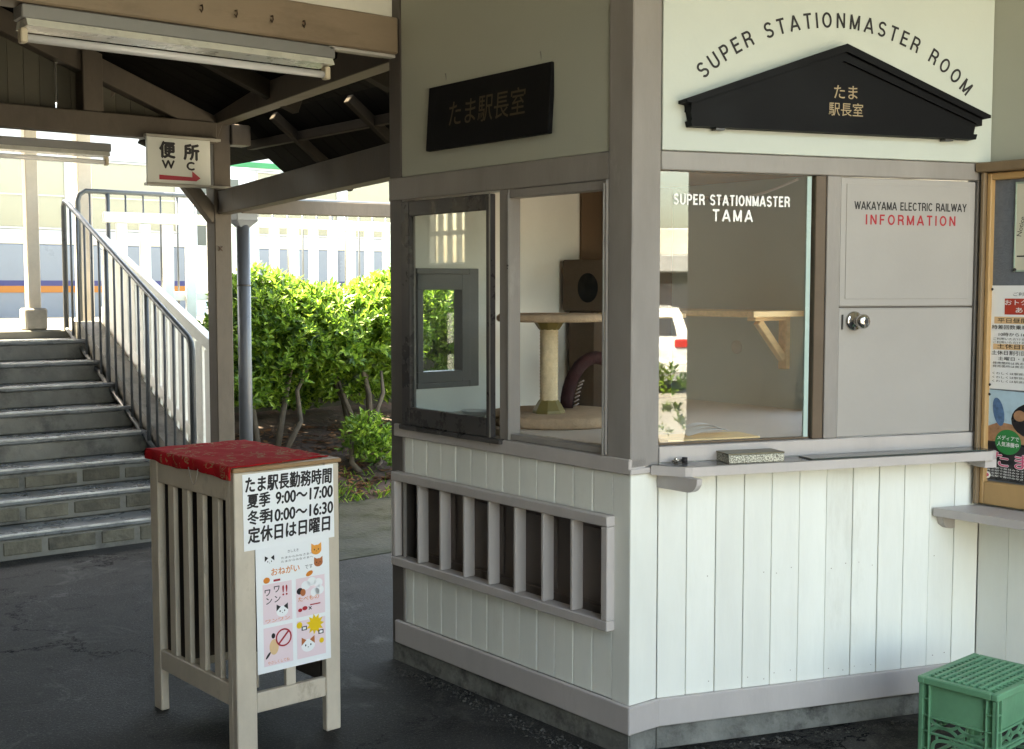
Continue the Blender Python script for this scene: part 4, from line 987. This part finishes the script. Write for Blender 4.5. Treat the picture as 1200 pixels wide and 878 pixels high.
n = 22; star = [(.078 + (.036 if k % 2 == 0 else .022) * math.cos(2 * math.pi * k / n), -.0017, -.078 + (.036 if k % 2 == 0 else .022) * math.sin(2 * math.pi * k / n)) for k in range(n)] + [(.078, -.0017, -.078)]
mb.add(star, [(k, (k + 1) % n, n) for k in range(n)]); disc(mb, .018, -.072, .011, .011, -.0017); disc(mb, .102, -.138, .009, .009, -.0017)
mb.mi = 3
for a, b in ((.036, -.085), (.100, -.108)):
    mb.box(a - .010, a + .010, -.0019, -.0015, b - .007, b + .007, 0)
mb.mi = 0
for a, b in ((.036, -.085), (.100, -.108)): mb.box(a - .006, a + .006, -.0023, -.0019, b - .004, b + .004, 0)
cathead(.050, -.145, .026, 0, 5)
mb.build('sheet', [PAPER, pm('pale_pink', (.80, .64, .68), .6, .02), OR_, INK, pm('cat_orange', (.80, .33, .06), .5), pm('cat_brown', (.45, .14, .05), .5), RED, YEL, PEACH], kp)

# ------------------------------------------------------------------ header beam, lamps
hb = thing('header_beam', 'tan painted beam with small iron hooks above the passage', 'beam', (-1.7, 1.34, 2.40))
MB().box(-3.39, -.001, 1.30, 1.42, 2.405, 2.545, .006).build('timber', TAN, hb)
mb = MB(); mb.box(-.30, -.005, 1.315, 1.35, 2.392, 2.4045, .002); mb.build('strip', pm('pale_strip', (.42, .40, .38), .6), hb)
HOOK = pm('rusty_iron', (.05, .025, .015), .7, .3, 20)
for hx in (-.42, -.55, -.69, -.82, -1.12, -1.3):
    c = Vector((hx, 1.298, 2.475)); MB().tube([c, c + Vector((0, -.012, 0)), c + Vector((0, -.016, -.014)), c + Vector((-.006, -.018, -.026)), c + Vector((-.012, -.018, -.016))], .0025, 6).build('hook', HOOK, hb)
uw = MB(); uw.box(-3.39, -.001, 1.345, 1.41, 2.546, 2.95, 0)
tag(uw.build('plaster_wall', PLASTER, None, (-2.5, 1.38, 2.55)), 'white plaster wall strip above the tan header beam', 'wall')
LAMPW = pm('lamp_grey_enamel', (.20, .20, .20), .4, .08); LAMPR = pm('lamp_reflector', (.60, .60, .55), .3, .08, 12); TUBE = pm('fluorescent_glass', (.62, .62, .64), .18, .03)
def lamp(x0, x1, y, zt, label, near=True):
    t = thing('fluorescent_lamp', label, 'lamp', ((x0 + x1) / 2, y, zt - .13), 0, None)
    MB().box(x0, x1, y - .045, y + .045, zt - .045, zt, .004).build('housing', LAMPW, t)
    mb = MB(frame((0, y, 0), (0, -1, 0), (1, 0, 0))); mb.prism([(-.06, zt - .07), (.06, zt - .07), (.045, zt - .0455), (-.045, zt - .0455)], x0 + .012, x1 - .012); mb.build('reflector', LAMPR, t)
    for xa in (x0 + .004, x1 - .026): MB().box(xa, xa + .022, y - .018, y + .018, zt - .118, zt - .0702, .004).build('end_holder', pm('holder_ivory', (.58, .5, .38), .5), t)
    MB().tube([(x0 + .027, y, zt - .100), (x1 - .027, y, zt - .100)], .0135, 14).build('tube', TUBE, t)
lamp(-1.42, -.275, 1.36, 2.403, 'long white fluorescent lamp under the tan beam, unlit')

# ------------------------------------------------------------------ gable truss, posts, roofs over the passage
gt = thing('gable_truss', 'greyed timber truss with vertical gable boards over the stairs', 'truss', (-.4, 3.95, 2.3))
ZT = 2.33
mb = MB(); mb.box(-3.4, .47, 3.90, 4.0, 2.333, 2.452, .005); mb.build('tie_beam', OLDWOOD, gt)
MB().box(-.305, -.195, 3.885, 3.995, 2.453, 3.2, .005).build('upright', OLDWOOD, gt)
SLP = .385
def rz(x): return 2.445 + (0.47 - x) * SLP
mb = MB(); mb.bar((.50, 3.955, rz(.50) - .02), (-1.5, 3.955, rz(-1.5) - .02), .09, .115, up=(0, 0, 1)); mb.build('rafter', OLDWOOD, gt)
mb = MB(); mb.bar((-3.5, 3.955, rz(.5) - .02), (-1.5, 3.955, rz(-1.5) - .02), .09, .115); mb.build('rafter', OLDWOOD, gt)
x = -3.3; k = 0; mb = MB(); rnd = random.Random(2)
while x < .35:
    g = -.0005
    if abs(x + .42) < .05: g = .010
    top = min(rz(x), rz(-3.0 - x)) + .03
    if top > 2.48: mb.box(x + g, x + .0825, 4.004, 4.018, 2.40, max(2.5, top), .003)
    x += .0825
mb.build('gable_board', BOARDGAB, gt)
mb = MB(); mb.bar((-.2, 4.05, 2.46), (.05, 3.98, 2.78), .04, .05); mb.build('brace', OLDWOOD, gt)
cp = thing('canopy_post', 'greyed timber post beside the stairs carrying the canopy beams', 'post', (.53, 4.0, 0))
MB().box(.47, .577, 3.95, 4.06, 0, 2.452, .005).build('shaft', OLDWOOD, cp)
mb = MB(); mb.bar((.49, 3.99, 1.90), (.12, 3.99, 2.335), .07, .075, up=(0, 0, 1)); mb.build('brace', OLDWOOD, cp)
MB().box(.5775, .70, 3.93, 4.05, 2.335, 2.455, .005).build('beam_end', OLDWOOD, cp)
mb = MB(); mb.bar((.49, 3.945, 1.716), (.515, 3.945, 1.742), .004, .006); mb.bar((.515, 3.945, 1.716), (.49, 3.945, 1.742), .003, .006); mb.build('bolt', HOOK, cp)
eb = thing('eave_beam', 'upper greyed beam running from the canopy post to the booth', 'beam', (.3, 2.7, 2.44), 0)
mb = MB(); mb.bar((.52, 3.945, 2.505), (.12, 1.375, 2.475), .09, .12); mb.build('timber', OLDWOOD, eb)
lb = thing('lower_beam', 'lower greyed beam running from the canopy post to the booth', 'beam', (.3, 2.7, 1.93), 0)
mb = MB(); mb.bar((.53, 3.945, 1.995), (.06, 1.375, 2.01), .08, .135); mb.build('timber', OLDWOOD, lb)
ft = thing('far_beam', 'brown cross beam beyond the lower beam with daylight behind it', 'beam', (1.3, 4.08, 1.95), 0)
mb = MB(); mb.bar((.70, 4.09, 1.990), (2.3, 4.09, 2.01), .08, .085); mb.build('timber', OLDWOOD, ft)
MB().box(1.92, 2.0, 4.05, 4.13, 0, 1.97, .004).build('post', OLDWOOD, ft)
# roofs
def roof_sheet(name, label, pts, th, n, along, loc):
    # pts: four corners a,b (upper edge), c,d (lower edge); boards run from upper to lower edge
    a, b, c, d = [Vector(p) for p in pts]; mb = MB()
    for k in range(n):
        t0 = k / n + .0015; t1 = (k + 1) / n - .0005
        p = [a.lerp(b, t0), a.lerp(b, t1), d.lerp(c, t1), d.lerp(c, t0)]; up = (p[1] - p[0]).cross(p[3] - p[0]).normalized()
        if up.z < 0: up = -up
        vs = p + [q + up * th for q in p]
        mb.add(vs, [(0, 1, 2, 3), (7, 6, 5, 4), (0, 4, 5, 1), (1, 5, 6, 2), (2, 6, 7, 3), (3, 7, 4, 0)])
    # sheet metal on top
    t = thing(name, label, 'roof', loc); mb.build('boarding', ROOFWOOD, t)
    u = (b - a).cross(d - a).normalized(); u = u if u.z > 0 else -u
    m2 = MB(); p = [q + u * (th + .004) for q in (a, b, c, d)]; vs = p + [q + u * .02 for q in p]
    m2.add(vs, [(0, 1, 2, 3), (7, 6, 5, 4), (0, 4, 5, 1), (1, 5, 6, 2), (2, 6, 7, 3), (3, 7, 4, 0)]); m2.build('sheeting', pm('roof_metal', (.2, .2, .2), .5), t)
    return t
zr = lambda x: rz(x) + .055
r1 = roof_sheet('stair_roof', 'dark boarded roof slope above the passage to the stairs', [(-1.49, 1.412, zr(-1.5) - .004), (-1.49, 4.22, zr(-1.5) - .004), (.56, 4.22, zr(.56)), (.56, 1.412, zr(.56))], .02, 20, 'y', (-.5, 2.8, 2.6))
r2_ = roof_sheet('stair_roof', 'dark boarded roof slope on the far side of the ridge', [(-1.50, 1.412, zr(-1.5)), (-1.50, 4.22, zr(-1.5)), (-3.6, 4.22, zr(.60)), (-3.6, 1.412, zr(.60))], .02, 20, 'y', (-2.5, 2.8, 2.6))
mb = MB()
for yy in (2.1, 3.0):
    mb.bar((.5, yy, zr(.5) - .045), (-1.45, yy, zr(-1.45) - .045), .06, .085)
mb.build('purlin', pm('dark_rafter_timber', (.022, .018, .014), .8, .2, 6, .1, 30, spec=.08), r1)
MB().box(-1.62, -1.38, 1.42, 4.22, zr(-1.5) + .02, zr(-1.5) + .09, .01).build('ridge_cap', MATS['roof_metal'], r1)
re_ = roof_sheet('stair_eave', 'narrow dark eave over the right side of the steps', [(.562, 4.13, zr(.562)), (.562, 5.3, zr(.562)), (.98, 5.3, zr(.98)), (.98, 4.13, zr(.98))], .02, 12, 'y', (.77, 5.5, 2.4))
rr_ = roof_sheet('stair_shade_canopy', 'unseen flat dark canopy added high over the steps to shade them', [(-3.6, 4.23, 3.02), (-3.6, 7.1, 3.02), (1.0, 7.1, 2.94), (1.0, 4.23, 2.94)], .02, 20, 'y', (-1.3, 5.6, 2.95))  # added out of view to keep sun and sky light off the steps
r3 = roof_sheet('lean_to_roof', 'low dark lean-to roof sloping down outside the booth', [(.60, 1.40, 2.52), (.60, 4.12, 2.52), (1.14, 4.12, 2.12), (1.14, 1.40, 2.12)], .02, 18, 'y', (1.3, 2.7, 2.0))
mb = MB()
for xx in (.78, 1.08):
    z = 2.52 - (xx - .60) * .74; mb.bar((xx, 1.42, z - .03), (xx, 4.1, z - .03), .045, .05)
for yy in (1.9, 2.7, 3.5):
    mb.bar((.62, yy, 2.52 - .06), (1.13, yy, 2.127 - .045), .045, .05)
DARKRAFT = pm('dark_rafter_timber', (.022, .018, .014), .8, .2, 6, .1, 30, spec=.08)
mb.build('rafter', DARKRAFT, r3)
# concourse roof
cr_ = thing('concourse_roof', 'pale ceiling over the concourse in front of the booth', 'roof', (-2, -2, 2.95))
mb = MB(); mb.box(-3.5, 1.6, -2.2, 1.43, 2.951, 3.0, 0); mb.build('ceiling', pm('ceiling_boards', (.50, .48, .42), .7, .1), cr_)
mb = MB(); mb.box(-3.39, 1.3, -2.32, -2.201, 2.86, 3.0, 0); mb.build('fascia', OLDWOOD, cr_)
uw2 = MB(); uw2.box(-3.39, -2.41, 1.345, 1.41, 0, 2.40, 0)  # unseen panel added to stop sky light coming in beside the passage
tag(uw2.build('side_light_block', OLDWOOD, None, (-4, 1.38, 0)), 'unseen greyed wall added left of the passage to close off side light', 'wall')
lw = thing('left_shading_wall', 'unseen dark wall on the far left of the concourse, raised to block light', 'wall', (-3.4, -2, 0))
mb = MB(); mb.box(-3.6, -3.51, -4.6, 1.4, 0, 4.6, 0); mb.box(-3.5, -3.4, -4.6, 1.4, 0, 2.95, 0); mb.build('panel', pm('absorbing_dark_wood', (.10, .085, .07), .6, .2, 4, stretch=(1, 1, .2)), lw)  # unseen wall, made dark and tall to keep light off the booth side
# passage wall on the left with a lattice window
pw = thing('passage_wall', 'timber wall left of the stairs with a lattice window', 'wall', (-2.35, 4, 0))
mb = MB(); mb.box(-2.40, -2.32, 1.43, 3.98, 0, 2.6, 0); mb.box(-2.40, -2.32, 3.98, 4.42, 0, 1.66, 0); mb.box(-2.40, -2.32, 3.98, 4.42, 2.10, 2.6, 0); mb.box(-2.40, -2.32, 4.42, 6.4, 0, 2.6, 0); mb.build('panel', OLDWOOD, pw)
mb = MB()
for k in range(5): mb.box(-2.38, -2.34, 3.98 + .44 * k / 4 - .010, 3.98 + .44 * k / 4 + .010, 1.66, 2.10, .002)
for k in range(3): mb.box(-2.377, -2.343, 3.98, 4.42, 1.66 + .22 * k - .016, 1.66 + .22 * k + .016, .002)
mb.build('window_lattice', FENCEW, pw)
lamp(-1.35, -.10, 4.08, 2.30, 'far fluorescent lamp under the truss tie beam')
# WC sign
wc = thing('toilet_sign', 'white hanging sign with black characters and a red arrow', 'sign', (.22, 3.88, 2.08))
mb = MB(); mb.box(.035, .410, 3.865, 3.885, 2.085, 2.336, .002); mb.build('board', pm('sign_white', (.56, .57, .53), .45, .05, 5), wc)
FW = frame((.2225, 3.865, 2.085), (1, 0, 0), (0, 1, 0))
mb = MB(FW); mb.text('便', -.070, .148, .070, -.0015, sx=1.0, offset=.055); mb.text('所', .073, .144, .070, -.0015, offset=.055)
mb.text('W', -.066, .082, .046, -.0015, sx=1.1, offset=.055); mb.text('C', .066, .080, .046, -.0015, sx=1.15, offset=.055); mb.build('lettering', INK, wc)
mb = MB(FW); mb.add([(-.12, -.0015, .044), (.075, -.0015, .040), (.075, -.0015, .074), (.125, -.0015, .036), (.10, -.0015, .018), (-.12, -.0015, .018)], [(5, 4, 3, 1, 0), (1, 3, 2)]); mb.build('arrow', pm('arrow_red', (.33, .02, .04), .5), wc)
mb = MB(); mb.box(.03, .475, 3.860, 3.905, 2.337, 2.352, .002); mb.box(.03, .60, 3.860, 3.905, 2.068, 2.0845, .002); mb.build('rail', pm('sign_rail', (.33, .31, .27), .5), wc)
# downpipe
dp = thing('downpipe', 'grey drainpipe with a box head standing beside the canopy post', 'drainpipe', (.74, 4.13, 0))
PIPE = pm('grey_pvc', (.085, .092, .108), .35, .1, 5)
MB().tube([(.74, 4.13, 0), (.74, 4.13, 1.88)], .041, 18).build('pipe', PIPE, dp)
mb = MB(); mb.box(.672, .812, 4.07, 4.19, 1.905, 2.03, .004)
mb.add([(.672, 4.07, 1.905), (.812, 4.07, 1.905), (.812, 4.19, 1.905), (.672, 4.19, 1.905), (.71, 4.10, 1.865), (.77, 4.10, 1.865), (.77, 4.16, 1.865), (.71, 4.16, 1.865)], [(4, 5, 1, 0), (5, 6, 2, 1), (6, 7, 3, 2), (7, 4, 0, 3)])
mb.build('rain_head', pm('rain_head_grey', (.19, .205, .23), .35, .08), dp)
mb = MB(); mb.lathe([(.0425, 0), (.0425, .012)], (.74, 4.13, 1.51), 18); mb.build('strap', BRONZE, dp)

# ------------------------------------------------------------------ shrubs and ground cover
LEAF = leaf_mat('hedge_leaf', (.018, .05, .008), (.085, .18, .02), (.24, .37, .05))
LEAF2 = leaf_mat('hedge_leaf_light', (.022, .06, .008), (.10, .20, .022), (.27, .40, .055))
BARK = pm('pale_bark', (.085, .07, .055), .9, .3, 12, .5, 40)
def foliage(mb, blobs, nshoot, L, rnd, zmin=-9):
    wsum = [b[3] * b[4] * b[5] for b in blobs]
    for _ in range(nshoot):
        b = rnd.choices(blobs, wsum)[0]
        while True:
            d = Vector((rnd.gauss(0, 1), rnd.gauss(0, 1), rnd.gauss(0, 1))).normalized()
            if d.z > -.75: break
        rr = rnd.uniform(.55, 1.0) ** .5 * (1 + .10 * math.sin(d.x * 9 + b[0] * 5) * math.cos(d.z * 8 + b[1]))
        c = Vector((b[0] + d.x * b[3] * rr, b[1] + d.y * b[4] * rr, b[2] + d.z * b[5] * rr))
        if c.z < zmin: continue
        ax = (d * .6 + Vector((rnd.gauss(0, .35), rnd.gauss(0, .35), .75 + rnd.gauss(0, .25)))).normalized()
        u = ax.orthogonal().normalized(); w = ax.cross(u); a0 = rnd.random() * 6.28
        n = rnd.randint(5, 8)
        for k in range(n):
            a = a0 + k * 2.4; out = (u * math.cos(a) + w * math.sin(a)); lean = rnd.uniform(.3, 1.0)
            dr = (ax * (1 - .65 * lean) + out * lean).normalized(); side = dr.cross(ax).normalized() if abs(dr.dot(ax)) < .98 else u
            l = L * rnd.uniform(.7, 1.25); wd = l * .20; p = c + ax * (k * L * .12)
            nn = side.cross(dr)
            m_ = p + dr * l * .5 + nn * l * .04
            mb.add([p, m_ - side * wd, p + dr * l - nn * l * .08, m_ + side * wd], [(0, 1, 2, 3)])
def shrub(x, y, label, blobs, n, L, seed, mat, stems, name='garden_shrub', zb=None, group='clipped shrubs by the platform'):
    rnd = random.Random(seed); zb = .01 + .5 * ((y - 4.62) / 1.9) ** .8 if zb is None else zb
    t = thing(name, label, 'shrub', (x, y, zb), 0, group)
    mb = MB(); foliage(mb, blobs, n, L, rnd); mb.build('foliage', mat, t)
    for k in range(stems):
        a = rnd.uniform(-.5, .5); b = rnd.uniform(-.2, .2); tz = blobs[k % len(blobs)]
        p0 = Vector((x + a * .25, y + b, zb - .03)); p3 = Vector((x + a * .9, y + b * 1.6, tz[2] + .05))
        p1 = p0.lerp(p3, .35) + Vector((rnd.uniform(-.07, .07), 0, 0)); p2 = p0.lerp(p3, .7) + Vector((rnd.uniform(-.08, .08), 0, 0))
        MB().tube([p0, p1, p2, p3], [.028, .022, .018, .01], 8).build('stem', BARK, t)
shrub(1.65, 5.55, 'tall bright green shrub right behind the grey drainpipe',
      [(1.72, 5.55, 1.12, .50, .5, .42), (1.30, 5.6, .88, .34, .4, .34), (2.0, 5.5, 1.18, .34, .45, .32), (1.62, 5.65, 1.30, .34, .4, .32), (1.75, 6.1, .80, .75, .22, .36), (1.5, 5.7, .82, .4, .3, .25), (2.1, 5.5, 1.1, .3, .4, .35)], 3600, .064, 5, LEAF, 4)
shrub(2.6, 5.6, 'bright green shrub with pale crooked stems beside the booth post',
      [(2.66, 5.6, 1.20, .40, .45, .38), (2.38, 5.55, 1.16, .30, .4, .30), (2.98, 5.6, 1.32, .34, .45, .34), (2.6, 6.1, .80, .65, .22, .36), (2.5, 5.8, .82, .4, .25, .25), (2.3, 5.75, 1.1, .35, .35, .35)], 3000, .064, 8, LEAF2, 5)
shrub(3.65, 5.6, 'green shrub seen only through the booth windows',
      [(3.55, 5.6, 1.2, .5, .45, .45), (3.95, 5.65, 1.25, .5, .45, .42), (3.6, 5.4, .85, .5, .4, .3)], 2400, .064, 12, LEAF2, 4)
shrub(2.13, 4.98, 'small light green bush low beside the booth post', [(2.13, 4.98, .38, .17, .17, .17), (2.2, 4.95, .28, .15, .15, .13)], 170, .06, 21, LEAF2, 2, name='small_bush', group=None)
# weeds and dead leaves
mb = MB(); rnd = random.Random(31)
for _ in range(620):
    x = rnd.uniform(1.1, 3.0); y = 4.56 + abs(rnd.gauss(0, .12)) + (.25 * rnd.random() if rnd.random() < .3 else 0); 
    if rnd.random() < .35: x = rnd.gauss(1.62, .12); y += .3 * rnd.random()
    z = .012 + .5 * max(0, (y - 4.62) / 1.9) ** .8
    a = rnd.random() * 6.28; l = rnd.uniform(.03, .10); d = Vector((math.cos(a) * .6, math.sin(a) * .6, .8)).normalized(); s_ = Vector((-math.sin(a), math.cos(a), 0)) * .006
    p = Vector((x, y, z)); mb.add([p - s_, p + s_, p + s_ * .6 + d * l * .6, p + d * l + Vector((0, 0, -l * .2)), p - s_ * .6 + d * l * .6], [(0, 1, 2, 3, 4)])
tag(mb.build('weeds', LEAF2, None, (2, 4.8, .05)), 'thin green weeds along the edge of the path', 'weeds', kind='stuff')
mb = MB()
for _ in range(1400):
    x = rnd.uniform(.9, 3.2); y = rnd.uniform(4.64, 5.9); z = .03 + .5 * ((y - 4.62) / 1.9) ** .8
    a = rnd.random() * 6.28; l = rnd.uniform(.02, .045); u = Vector((math.cos(a), math.sin(a), rnd.uniform(-.3, .3))) * l; v = Vector((-math.sin(a), math.cos(a), rnd.uniform(-.3, .3))) * l * .5
    p = Vector((x, y, z)); mb.add([p - u, p - v, p + u, p + v], [(0, 1, 2, 3)])
tag(mb.build('fallen_leaves', leaf_mat('dead_leaf', (.10, .04, .02), (.19, .075, .03), (.30, .16, .08)), None, (2, 5, .1)), 'reddish brown fallen leaves on the soil under the shrubs', 'fallen leaves', kind='stuff')
# ridge of crumbled mortar along the booth foot
mb = MB(); rnd = random.Random(5)
for _ in range(900):
    y = rnd.uniform(-.15, 1.25); x = -.075 + rnd.gauss(0, .022) - .02 * math.sin(y * 5); s_ = abs(rnd.gauss(0, .0028)) + .001
    vs = [Vector((x, y, 0)) + Vector((rnd.uniform(-1, 1), rnd.uniform(-1, 1), rnd.uniform(0, 1.1))) * s_ * 1.3 for _ in range(5)]
    mb.add(vs, [(0, 1, 2), (0, 2, 3), (0, 3, 4), (1, 2, 4), (2, 3, 4), (0, 1, 4)])
for _ in range(500):
    q = B0 + BD * rnd.uniform(-.05, 1.1) - BIN * (.045 + abs(rnd.gauss(0, .03))); s_ = abs(rnd.gauss(0, .0028)) + .001
    vs = [Vector((q.x, q.y, 0)) + Vector((rnd.uniform(-1, 1), rnd.uniform(-1, 1), rnd.uniform(0, 1.1))) * s_ * 1.3 for _ in range(5)]
    mb.add(vs, [(0, 1, 2), (0, 2, 3), (0, 3, 4), (1, 2, 4), (2, 3, 4), (0, 1, 4)])
tag(mb.build('mortar_crumbs', pm('crumb_mortar', (.075, .072, .066), .9, .4, 30), None, (-.08, .6, 0)), 'line of crumbled mortar on the floor along the booth foot', 'rubble', kind='stuff')

# ------------------------------------------------------------------ street behind the viewer (seen in the glass)
def street_car():
    t = thing('parked_car', 'white hatchback parked in the street, seen mirrored in the front window', 'car', (1.80, -19.0, -.30), local=True)
    PA = pm('white_car_paint', (.68, .69, .70), .25, .03, 3, coat=.5); TI_ = pm('tyre_rubber', (.02, .02, .02), .8); GL = pm('car_glass', (.03, .035, .04), .08, .05, spec=.6)
    prof = [(-2.0, .22), (2.0, .22), (2.06, .40), (2.04, .75), (1.98, .92), (1.72, 1.36), (1.5, 1.45), (.1, 1.48), (-.5, 1.38), (-1.15, .98), (-1.95, .82), (-2.08, .55)]
    vs = []; n = len(prof)
    for sx_, k in ((-.83, .0), (-.80, 1), (.80, 1), (.83, 0)):
        pass
    rows = [(-.78, .97), (-.84, 1), (.84, 1), (.78, .97)]
    mb = MB(); vs = []
    for xr, kk in rows:
        for y, z in prof:
            tp = max(0, (z - .9) / .6); x = xr * (1 - .20 * tp); vs.append((x, y * kk, z))
    fs = [tuple(range(n))[::-1], tuple(range(3 * n, 4 * n))]
    for r in range(3):
        for i in range(n): j = (i + 1) % n; fs.append((r * n + i, (r + 1) * n + i, (r + 1) * n + j, r * n + j)[::-1])
    mb.add(vs, fs); mb.build('body', PA, t, world=False)
    MB().prism([(-.60, 1.0), (.60, 1.0), (.54, 1.34), (-.54, 1.34)][::-1], 0, .012, Matrix.Translation((0, 1.955, 0)) @ Matrix.Translation((0, 0, 1.0)) @ Matrix.Rotation(R(30), 4, 'X') @ Matrix.Translation((0, 0, -1.0))).build('rear_window', GL, t, world=False)
    for s_ in (-1, 1):
        MB().box(s_ * .56, s_ * .81, 1.96, 2.06, .78, .93, .02).build('tail_lamp', pm('tail_lamp_red', (.45, .02, .02), .2), t, world=False)
        MB().box(s_ * .845, s_ * .835, -1.0, 1.5, 1.0, 1.02, 0).build('side_trim', INK, t, world=False)
        for yy in (-1.3, 1.3): MB().lathe([(.30, 0), (.31, .04), (.31, .16), (.30, .20)], n=24, M=Matrix.Translation((s_ * .74 - .1, yy, .31)) @ Matrix.Rotation(R(90), 4, 'Y')).build('wheel', TI_, t, world=False)
    MB().box(-.80, .80, 2.03, 2.10, .36, .56, .02).build('bumper', PA, t, world=False)
    MB().box(-.17, .17, 2.045, 2.066, .62, .76, .004).build('number_plate', pm('plate_white', (.7, .7, .68), .5), t, world=False)
street_car()
sh = thing('street_shed', 'low street building with a white fascia and grey awning, mirrored in the front window', 'building', (2, -26, -.3))
MB().box(-14, 16, -27, -24.6, -.3, 1.85, 0).build('wall', pm('shed_grey', (.09, .085, .08), .8, .2, 2), sh)
mb = MB(); mb.box(-14, 16, -25, -24.3, 2.25, 2.85, .02); mb.build('fascia', pm('shed_white', (.62, .62, .58), .6, .1, 1), sh)
mb = MB(); mb.box(-14, 16, -24.9, -24.0, 1.86, 2.245, .02); mb.build('awning', pm('awning_grey', (.36, .38, .40), .6, .05), sh)
for k in range(6): MB().box(-12 + 4.4 * k, -8.6 + 4.4 * k, -24.59, -24.55, .0, 1.6, .01).build('shutter', pm('shutter_grey', (.16, .15, .15), .6, .1, 4), sh)
shrub(1.26, -8.25, 'thin potted sapling outside the end of the right wall', [(1.2, -8.25, .55, .16, .2, .16), (1.22, -8.25, .15, .14, .2, .15)], 60, .07, 44, LEAF, 2, name='sapling', zb=-.3, group=None)
